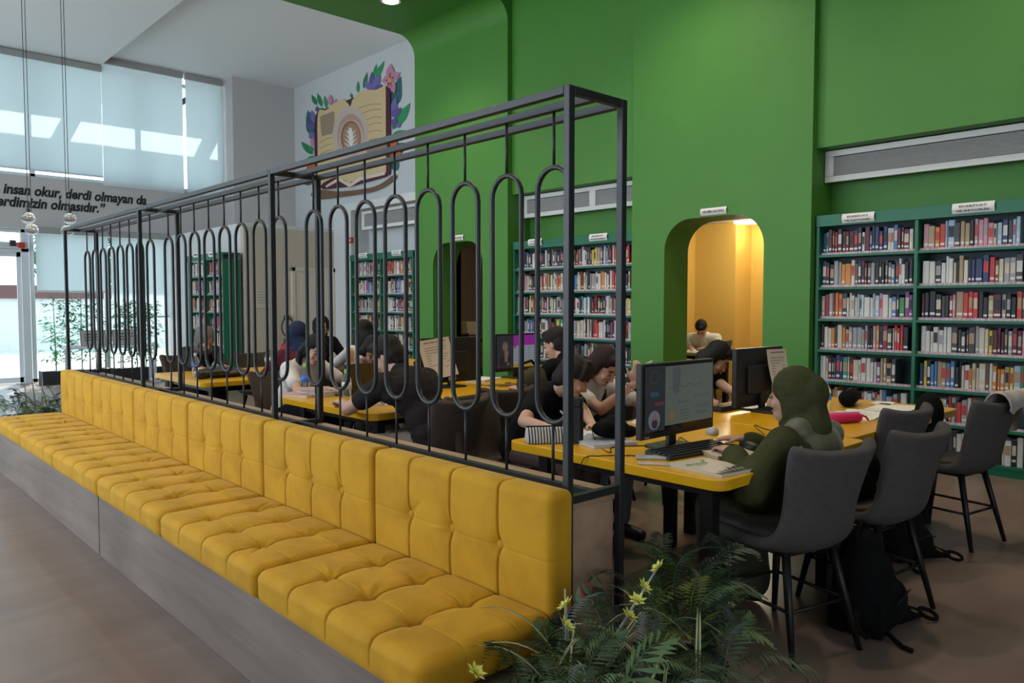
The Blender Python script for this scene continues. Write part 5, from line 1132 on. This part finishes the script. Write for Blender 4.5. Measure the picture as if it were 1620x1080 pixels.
mp([Zm(*p) for p in blob([(752, 700), (742, 640), (738, 560), (748, 548), (760, 560), (766, 640)], 4)], (.70, .66, .62), 'painted_milk_stem', 68)
# ================================================================ pendants, downlights
GLOBE = mat('smoked_glass', (.80, .74, .70), .03, trans=.95, ior=1.12, spec=.6); BULB = mat('warm_filament', (.8, .5, .2), .3, emit=(1, .62, .25), estr=.12); WIRE = mat('black_wire', (.05, .045, .04), .5)
def pendant(u, v, Y, label, du):
    p = PX(u, v, Y=Y); t = thing('pendant_lamp', label, 'lamp', p); q = PX(u + du, v - 300, Y=Y); r = .074
    MB().ell((0, 0, 0), (r, r, r), None, 24, 16).build('globe', GLOBE, t, smooth=True)
    MB().lathe([(.018, r - .006), (.022, r), (.022, r + .03), (.01, r + .045)], 12).build('socket', WIRE, t); MB().ell((0, 0, .02), (.012, .012, .026)).build('bulb', BULB, t, smooth=True)
    MB().tube([(0, 0, r + .04), (0, 0, 5.76 - p.z)], .004, 6).build('wire', WIRE, t)
pendant(44.5, 345, 10.6, 'smoked glass globe pendant hanging lower left, upper of its pair', 0); pendant(50, 363, 10.9, 'smoked glass globe pendant, lower of the left pair', 0)
pendant(110, 346, 10.6, 'smoked glass globe pendant nearer the metal screen, upper of the right pair', 0); pendant(106, 365, 10.9, 'smoked glass globe pendant partly behind the screen corner', 0)
LAMP = mat('downlight_glow', (1, 1, 1), .5, emit=(1, .93, .82), estr=18)
def downlight(x, y, z, label, e=60, r=.10):
    t = thing('downlight', label, 'lamp', (x, y, z)); MB().lathe([(r + .025, -.10), (r + .03, -.11), (r + .03, 0), (r + .02, 0)], 24).build('housing', mat('grey_housing', (.12, .12, .12), .5), t); MB().lathe([(r, -.112), (r, -.105)], 24).build('diffuser', LAMP, t)
    l = light('downlight_glow', 'SPOT', (x, y, z - .125), e, (1, .82, .60), spot_size=2.2, spot_blend=.9, shadow_soft_size=.10); l.parent = t; l.location = (0, 0, -.125)
a = PX(618, 2, Z=5.32); downlight(a.x, a.y, 5.43, 'white glowing downlight in the green ceiling at the top edge', 240)
downlight(5.9, 4.5, 5.43, 'downlight in the green ceiling above the table rows, out of view', 260); downlight(5.6, 1.6, 5.56, 'downlight in the green ceiling near the camera side, out of view', 220)
for k, (dx, dy) in enumerate(((1.3, 2.2), (1.3, 5.0), (1.3, 7.8), (3.6, 2.8), (3.6, 6.2))): downlight(dx, dy, 5.76, 'ceiling downlight out of view above the %s' % ['near bench end', 'middle of the bench', 'far bench end', 'nearest yellow table', 'middle yellow tables'][k], 70 if k < 3 else 210)
rl = thing('round_ceiling_lamp', 'round glowing ceiling lamp inside the ochre room', 'lamp', PX(1187, 352, Z=2.60)); rl.location.z = 2.62
MB().lathe([(.24, -.025), (.24, 0)], 28).build('diffuser', mat('warm_disc', (1, 1, 1), .5, emit=(1, .80, .45), estr=2.2), rl); l = light('round_lamp_glow', 'POINT', (0, 0, -.2), 7, (1, .78, .45), shadow_soft_size=.2); l.parent = rl; l.location = (0, 0, -.2)
light('ochre_room_fill', 'POINT', (9.3, 5.4, 2.35), 55, (1, .90, .72), shadow_soft_size=.2); l = light('tan_room_lamp', 'POINT', (9.3, 9.8, 2.3), 14, (1, .85, .65), shadow_soft_size=.2)  # ochre room: point light without fitting, added to brighten its main wall
# ================================================================ far end furnishings
def leafmat(name, c):
    m = bpy.data.materials.new(name); m.use_nodes = True; N, L = nn(m); N.remove(N['Principled BSDF'])
    d = N.new('ShaderNodeBsdfDiffuse'); t = N.new('ShaderNodeBsdfTranslucent'); x = N.new('ShaderNodeMixShader'); d.inputs[0].default_value = (*c, 1); t.inputs[0].default_value = (*c, 1)
    L.new(d.outputs[0], x.inputs[1]); L.new(t.outputs[0], x.inputs[2]); L.new(x.outputs[0], N['Material Output'].inputs[0]); return m
PLB = mat('charcoal_planter', (.022, .024, .030), .5); BAMB = [leafmat('bamboo_leaf', (.08, .38, .17)), leafmat('bamboo_leaf_dark', (.05, .27, .13))]; CANE = mat('bamboo_cane', (.20, .17, .10), .6)
def leafquad(mb, p, d, l, w, droop=.3):
    d = Vector(d).normalized(); s_ = d.cross(Vector((0, 0, 1)));
    s_ = s_.normalized() if s_.length > 1e-3 else Vector((1, 0, 0)); m = p + d * l * .45 + Vector((0, 0, .02 * l)); e = p + d * l + Vector((0, 0, -droop * l))
    mb.add([p, m + s_ * w, e, m - s_ * w], [(0, 1, 2, 3)])
def planter_bamboo(x0, x1, y, label, n, hmax):
    t = thing('bamboo_planter', label, 'plant', ((x0 + x1) / 2, y, 0)); k = (x1 - x0) / 2
    MB().box((-k, -.15, 0), (k, .15, .23)).build('planter_box', PLB, t, bevel=.006); MB().box((-k + .02, -.13, .20), (k - .02, .13, .215)).build('soil', DARK, t)
    for i in range(n):
        x = -k + .1 + (2 * k - .2) * (i + .5) / n + rng.uniform(-.04, .04); yy = rng.uniform(-.08, .08); h = hmax * rng.uniform(.82, 1.0); lx = rng.uniform(-.06, .06)
        st = MB().tube([(x, yy, .2), (x + lx * .4, yy, .2 + h * .5), (x + lx, yy, h)], [.010, .008, .004], 6).build('cane', CANE, t, smooth=True)
        mb = MB()
        for q in range(110):
            z = rng.uniform(.22, 1.0) * h; a = rng.uniform(0, 6.28); p = Vector((x + lx * z / h, yy, z)); r_ = rng.uniform(.02, .22) * (1.15 - z / h * .4); p2 = p + Vector((math.cos(a) * r_, math.sin(a) * r_ * .6, rng.uniform(-.02, .08)))
            for w_ in range(3): a2 = a + rng.uniform(-.9, .9); leafquad(mb, p2, (math.cos(a2), math.sin(a2), rng.uniform(-.2, .5)), rng.uniform(.09, .16), .015)
        mb.build('leaves', BAMB[i % 2], st)
planter_bamboo(3.02, 4.1, 15.25, 'tall bamboo in black planter beside the glass door', 4, 1.66); planter_bamboo(4.13, 5.0, 15.1, 'tall bamboo in black planter seen through the metal screen', 5, 1.62)
wt = thing('side_table', 'white narrow table with two small notice boards by the bamboo', 'table', (3.95, 14.5, 0), math.radians(-6)); TWH = mat('white_table', (.60, .60, .60), .4)
MB().box((-.72, -.25, .64), (.72, .25, .68)).build('table_top', TWH, wt, bevel=.005)
for sx in (-1, 1):
    for sy in (-1, 1): MB().cbox((sx * .66, sy * .2, .32), (.04, .04, .64)).build('leg', ALU, wt)
    MB().cbox((sx * .66, 0, .03), (.04, .42, .04)).build('foot_rail', ALU, wt)
for dx, l in ((-.28, 'small grey notice board on the white table, left one'), (.22, 'small grey notice board on the white table, right one')):
    nb_ = thing('notice_board', l, 'notice', (3.95 + dx, 14.46, .68), 0); R_ = Matrix.Rotation(-.25, 4, 'X'); MB().box((-.20, -.008, 0), (.20, .008, .27), R_).build('board', mat('grey_board', (.24, .22, .21), .6), nb_); MB().box((-.185, -.010, .012), (.185, -.008, .258), R_).build('face', mat('grey_face', (.36, .34, .33), .7), nb_)
    for k in range(3): MB().box((-.14, -.0115, .19 - .05 * k), (.14 - .05 * (k == 2), -.0102, .205 - .05 * k), R_).build('print_line', INK, nb_)
    MB().box((-.15, .06, 0), (.15, .10, .01)).build('foot', BLKM, nb_)
fe = thing('fire_extinguisher', 'red fire extinguisher standing by the beige wall and door', 'extinguisher', (5.95, 12.02, .30)); RED = mat('red_enamel', (.42, .02, .02), .35)
MB().lathe([(.065, 0), (.07, .01), (.07, .36), (.05, .42), (.025, .44)], 18).build('cylinder', RED, fe, smooth=True); MB().lathe([(.0705, .12), (.0705, .25)], 18).build('label_band', WHTP, fe); MB().tube([(0, 0, .44), (0, 0, .50), (.07, 0, .52)], .014, 8).build('valve', BLKM, fe)
MB().tube([(.03, -.02, .48), (.14, -.03, .50), (.17, -.03, .36), (.12, -.05, .16)], .010, 8).build('hose', BLKM, fe, smooth=True)
MB().box((-.04, .06, .25), (.04, .18, .29)).build('wall_bracket', BLKM, fe)
hr = thing('fire_hose', 'black hose coil hanging on the beige wall left of the door', 'hose', (6.06, 12.14, 1.0)); MB().tube([(.11 * math.cos(q), -.02, .16 * math.sin(q)) for q in np.linspace(0, 6.2, 20)], .010, 6).build('coil', BLKM, hr, smooth=True); MB().box((-.03, -.02, .12), (.03, .06, .2)).build('hook', BLKM, hr)
al = thing('alarm_box', 'small red alarm box on the wall above the white niche bookcase', 'alarm', PX(556, 380, X=6.99)); MB().box((-.03, -.05, -.05), (.01, .05, .05)).build('case', RED, al, bevel=.006); MB().box((-.034, -.02, -.02), (-.029, .02, .02)).build('button', WHTP, al)
wn = thing('wall_note', 'small pale printed sheet on the beige wall left of the door', 'paper', PX(419, 470, Y=12.19)); MB().box((-.17, -.003, -.18), (.17, 0, .12)).build('sheet', mat('pale_sheet', (.50, .44, .37), .7), wn)
for k in range(5): MB().box((-.13, -.0045, .08 - .045 * k), (.13, -.003, .092 - .045 * k)).build('print_line', PRINT, wn)
# ================================================================ artificial plants at both bench ends
FERN = [mat('fern_dark', (.026, .050, .017), .5), mat('fern_mid', (.045, .095, .025), .5), mat('fern_lime', (.15, .17, .033), .5), mat('fern_black', (.014, .022, .013), .5)]
def frond_mesh(Lf, n, w, arch, mats_i, sharp=.35, seed=0):
    rs = np.random.RandomState(seed); mb = MB(); P_ = [Vector((0, Lf * t * (1 - .12 * t * arch), Lf * (arch * t * (1 - t) * 1.1 + .35 * t * (1 - .55 * t * arch)))) for t in np.linspace(0, 1, n + 1)]
    mb.tube(P_, [.0028 * (1 - .8 * i / n) for i in range(n + 1)], 4)
    for i in range(1, n + 1):
        t = i / n; l = w * (math.sin(math.pi * min(1, t * 1.0) ** .75) * .9 + .12) * rs.uniform(.85, 1.1)
        for s_ in (-1, 1):
            d = Vector((s_, .55, -.12 + rs.uniform(-.1, .1))).normalized(); p = P_[i]; f = Vector((0, 1, 0)); hw = Lf / n * sharp
            mb.add([p - f * hw, p + d * l * .5 + f * hw * .6 + Vector((0, 0, .004)), p + d * l, p + d * l * .5 - f * hw], [(0, 1, 2, 3)])
    return mb.mesh('frond', FERN[mats_i])
FR = [frond_mesh(.34, 22, .085, .9, 0, .42, 1), frond_mesh(.30, 18, .10, .6, 1, .40, 2), frond_mesh(.24, 15, .075, .5, 2, .40, 3), frond_mesh(.38, 30, .06, 1.0, 3, .40, 4), frond_mesh(.28, 9, .12, .7, 1, .5, 5)]
def blade_mesh(Lf, w, arch, m1, m2):
    mb = MB(); n = 10; vs_ = []; fs = []
    for i in range(n + 1):
        t = i / n; y = Lf * t * .9; z = Lf * (1.25 * t - 1.15 * arch * t * t); hw = w * (1 - t) ** .5 * (.4 + .6 * min(1, t * 4))
        vs_ += [(-hw, y, z), (-hw * .45, y, z - .001), (hw * .45, y, z - .001), (hw, y, z)]
    for i in range(n):
        for k in range(3): fs.append((4 * i + k, 4 * i + k + 1, 4 * i + 5 + k, 4 * i + 4 + k))
    mb.add(vs_, fs); mb.m = [(0 if k == 1 else 1) for i in range(n) for k in range(3)]; return mb.mesh('blade', [m1, m2])
CREAMB = mat('blade_cream', (.42, .38, .22), .5); GRN = mat('blade_green', (.05, .085, .035), .5); GREYB = mat('blade_grey', (.20, .21, .20), .5)
BL = [blade_mesh(.42, .010, .95, GRN, CREAMB), blade_mesh(.36, .008, .75, CREAMB, GRN), blade_mesh(.30, .009, .35, GREYB, GREYB)]
def caladium():
    mb = MB(); o = [(.0, 0), (.035, -.02), (.05, .02), (.036, .06), (0, .105), (-.036, .06), (-.05, .02), (-.035, -.02)]; vs_ = [(x, y, -.6 * x * x * 8 + .0) for x, y in o] + [(0, .03, .006)]
    mb.add(vs_, [(i, (i + 1) % 8, 8) for i in range(8)]); st = [(0, 0), (.008, .022), (.03, .03), (.010, .04), (.004, .085), (-.004, .085), (-.010, .04), (-.03, .03), (-.008, .022)]
    mb.cm = 1; mb.add([(x, y, .0085 - .6 * x * x * 8) for x, y in st], [tuple(range(9))]); return mb.mesh('caladium_leaf', [mat('caladium_green', (.06, .10, .045), .5), mat('caladium_red', (.30, .02, .04), .5)])
CAL = caladium()
def flower_mesh():
    mb = MB(); rs = np.random.RandomState(2)
    for ring, (n, l, up) in enumerate(((7, .030, .35), (6, .020, .9))):
        for k in range(n):
            a = 2 * math.pi * k / n + ring * .4; d = Vector((math.cos(a), math.sin(a), up)).normalized(); s_ = Vector((-math.sin(a), math.cos(a), 0)); p = d * .004
            mb.add([p, d * l * .55 + s_ * .006, d * l, d * l * .55 - s_ * .006], [(0, 1, 2, 3)])
    mb.cm = 1; mb.ell((0, 0, .006), (.005, .005, .005), None, 6, 4); return mb.mesh('flower', [mat('flower_lemon', (.58, .58, .12), .5), mat('flower_heart', (.55, .45, .06), .5)])
FLW = flower_mesh(); STEMM = mat('flower_stem', (.30, .32, .26), .5)
def orient(yaw, pitch, roll=0): return Euler((pitch, roll, yaw), 'XYZ')
def foliage(label, x0, x1, y0, y1, ztop, n, seed, loc, mid_up=.25, box_h=.32):
    rs = np.random.RandomState(seed); t = thing('planter_arrangement', label, 'plant', loc)
    def L_(p): return Vector(p) - Vector(loc)
    MB().box(L_((x0, y0, 0)), L_((x1, y1, box_h))).build('planter_box', OAK, t); mb = MB()
    for k in range(14): mb.ell(L_((rs.uniform(x0 + .1, x1 - .1), rs.uniform(y0 + .1, y1 - .1), box_h)), (.10, .10, .05 + .05 * rs.rand()), None, 8, 5)
    mb.build('moss', FERN[3], t)
    for k in range(n):
        u, v = rs.rand(), rs.rand(); p = (x0 + (x1 - x0) * u, y0 + (y1 - y0) * v, box_h + (ztop - box_h) * rs.uniform(.0, .55)); a = rs.uniform(0, 6.28)
        link('frond', FR[rs.choice(5, p=[.3, .22, .12, .24, .12])], t, L_(p), orient(a, rs.uniform(-.35, .7))).scale = [rs.uniform(.5, .8)] * 3
    return t, L_
PN, LN = foliage('artificial fern and grass arrangement with yellow star flowers at the near bench end', 1.22, 2.02, 1.08, 1.505, .52, 84, 11, (1.62, 1.28, 0))
rs = np.random.RandomState(4)
def put(me, name, u, v, Y, yaw, pitch, s=1.0): o = link(name, me, PN, PX(u, v, Y=Y) - Vector(PN.location), orient(yaw, pitch)); o.scale = (s, s, s); return o
for k in range(48):                                             # the tall rear clump beside the end panel
    p = (rs.uniform(1.86, 2.06), rs.uniform(1.22, 1.46), rs.uniform(.32, .50)); o = link('frond', FR[rs.choice([0, 1, 2, 3, 4])], PN, LN(p), orient(rs.uniform(0, 6.28), rs.uniform(-.2, .9))); o.scale = [rs.uniform(.45, .85)] * 3
for k in range(24): o = link('blade', BL[k % 2], PN, LN((rs.uniform(1.4, 1.95), rs.uniform(1.12, 1.42), .33)), orient(rs.uniform(0, 6.28), rs.uniform(-.2, .35))); o.scale = [rs.uniform(.7, 1.05)] * 3
for k in range(0): link('blade', BL[2], PN, LN((rs.uniform(1.4, 1.9), rs.uniform(1.2, 1.4), .35)), orient(rs.uniform(0, 6.28), rs.uniform(.2, .7)))
for u, v, yw, pt in ((935, 935, .3, .9), (950, 925, 1.2, 1.0), (955, 942, 2.0, .8), (925, 950, -.4, .7), (965, 975, .9, .9), (945, 960, 2.6, .8)): put(CAL, 'caladium_leaf', u, v, 1.38, yw, pt, .45)
for (u0, v0), (u1, v1), fl in (((968, 1014), (1042, 895), ((1042, 898), (1018, 928), (1008, 950), (995, 975))), ((897, 1012), (894, 932), ((896, 958), (895, 990)))):
    a, b = PX(u0, v0, Y=1.36) - Vector(PN.location), PX(u1, v1, Y=1.30) - Vector(PN.location); MB().tube([a, (a + b) / 2, b], [.0045, .004, .0022], 6).build('flower_stem', STEMM, PN, smooth=True)
    for (u, v) in fl: put(FLW, 'flower', u, v, 1.30, rs.uniform(0, 6), rs.uniform(.2, .9), 1.0)
put(FLW, 'flower', 752, 1064, 1.34, .4, .6, 1.0)
PF, LF = foliage('dark artificial fern arrangement at the far bench end near the entrance', 1.20, 2.0, 7.62, 8.25, .55, 60, 23, (1.6, 7.9, 0), box_h=.36)
for k in range(10): link('blade', BL[2], PF, LF((rs.uniform(1.3, 1.9), rs.uniform(7.7, 8.1), .38)), orient(rs.uniform(0, 6.28), rs.uniform(.0, .6)))
# ================================================================ outside
ex = struct('ground_outside'); MB().box((-20, 16.0, -.12), (25, 60, -.02)).build('paving', mat('pale_paving', (.55, .55, .54), .8), ex)
ow = struct('wall_outside'); MB().box((-20, 27, -.1), (25, 27.3, 1.55)).build('wall_panel', mat('white_render', (.70, .72, .72), .8), ow); MB().box((-20, 26.9, 1.55), (25, 27.35, 1.95)).build('coping', mat('brick_red', (.14, .07, .07), .8), ow)
for k, (x, y, r) in enumerate(((-3, 31, 2.2), (2.5, 33, 2.4), (8.0, 32, 2.2), (13.5, 34, 2.4))):
    tr_ = thing('tree', ['tree crown beyond the outside wall at the glass door', 'larger tree beyond the outside wall behind the door frame', 'tree beyond the outside wall behind the bamboo', 'tree beyond the outside wall behind the closet'][k], 'tree', (x, y, 0)); mb = MB(); r2 = np.random.RandomState(k)
    MB().tube([(0, 0, 0), (.1, 0, 3)], [.2, .12], 8).build('trunk', CANE, tr_)
    for q in range(900):
        d = Vector(r2.normal(size=3)); d.normalize(); p = Vector((0, 0, 3.6)) + d * r * r2.uniform(.55, 1.0); leafquad(mb, p, r2.normal(size=3), .45, .12)
    mb.build('crown', mat('tree_leaf', (.06, .14, .05), .6), tr_)
cn = struct('sun_shade_outside'); CONC = mat('sun_shade_white', (.7, .7, .7), .8)  # unseen slabs and beams, shaped to throw the sun band on the blinds
MB().box((-6, 15.95, 6.3), (9, 17.42, 6.5)).build('sun_shade_slab', CONC, cn)
MB().box((-6, 18.06, 6.3), (9, 20.9, 6.5)).build('sun_shade_slab', CONC, cn)
for x in (-3.5, -.8, 2.1, 4.4, 6.9): MB().box((x, 15.95, 6.3), (x + .22, 20.9, 6.5)).build('sun_shade_beam', CONC, cn)
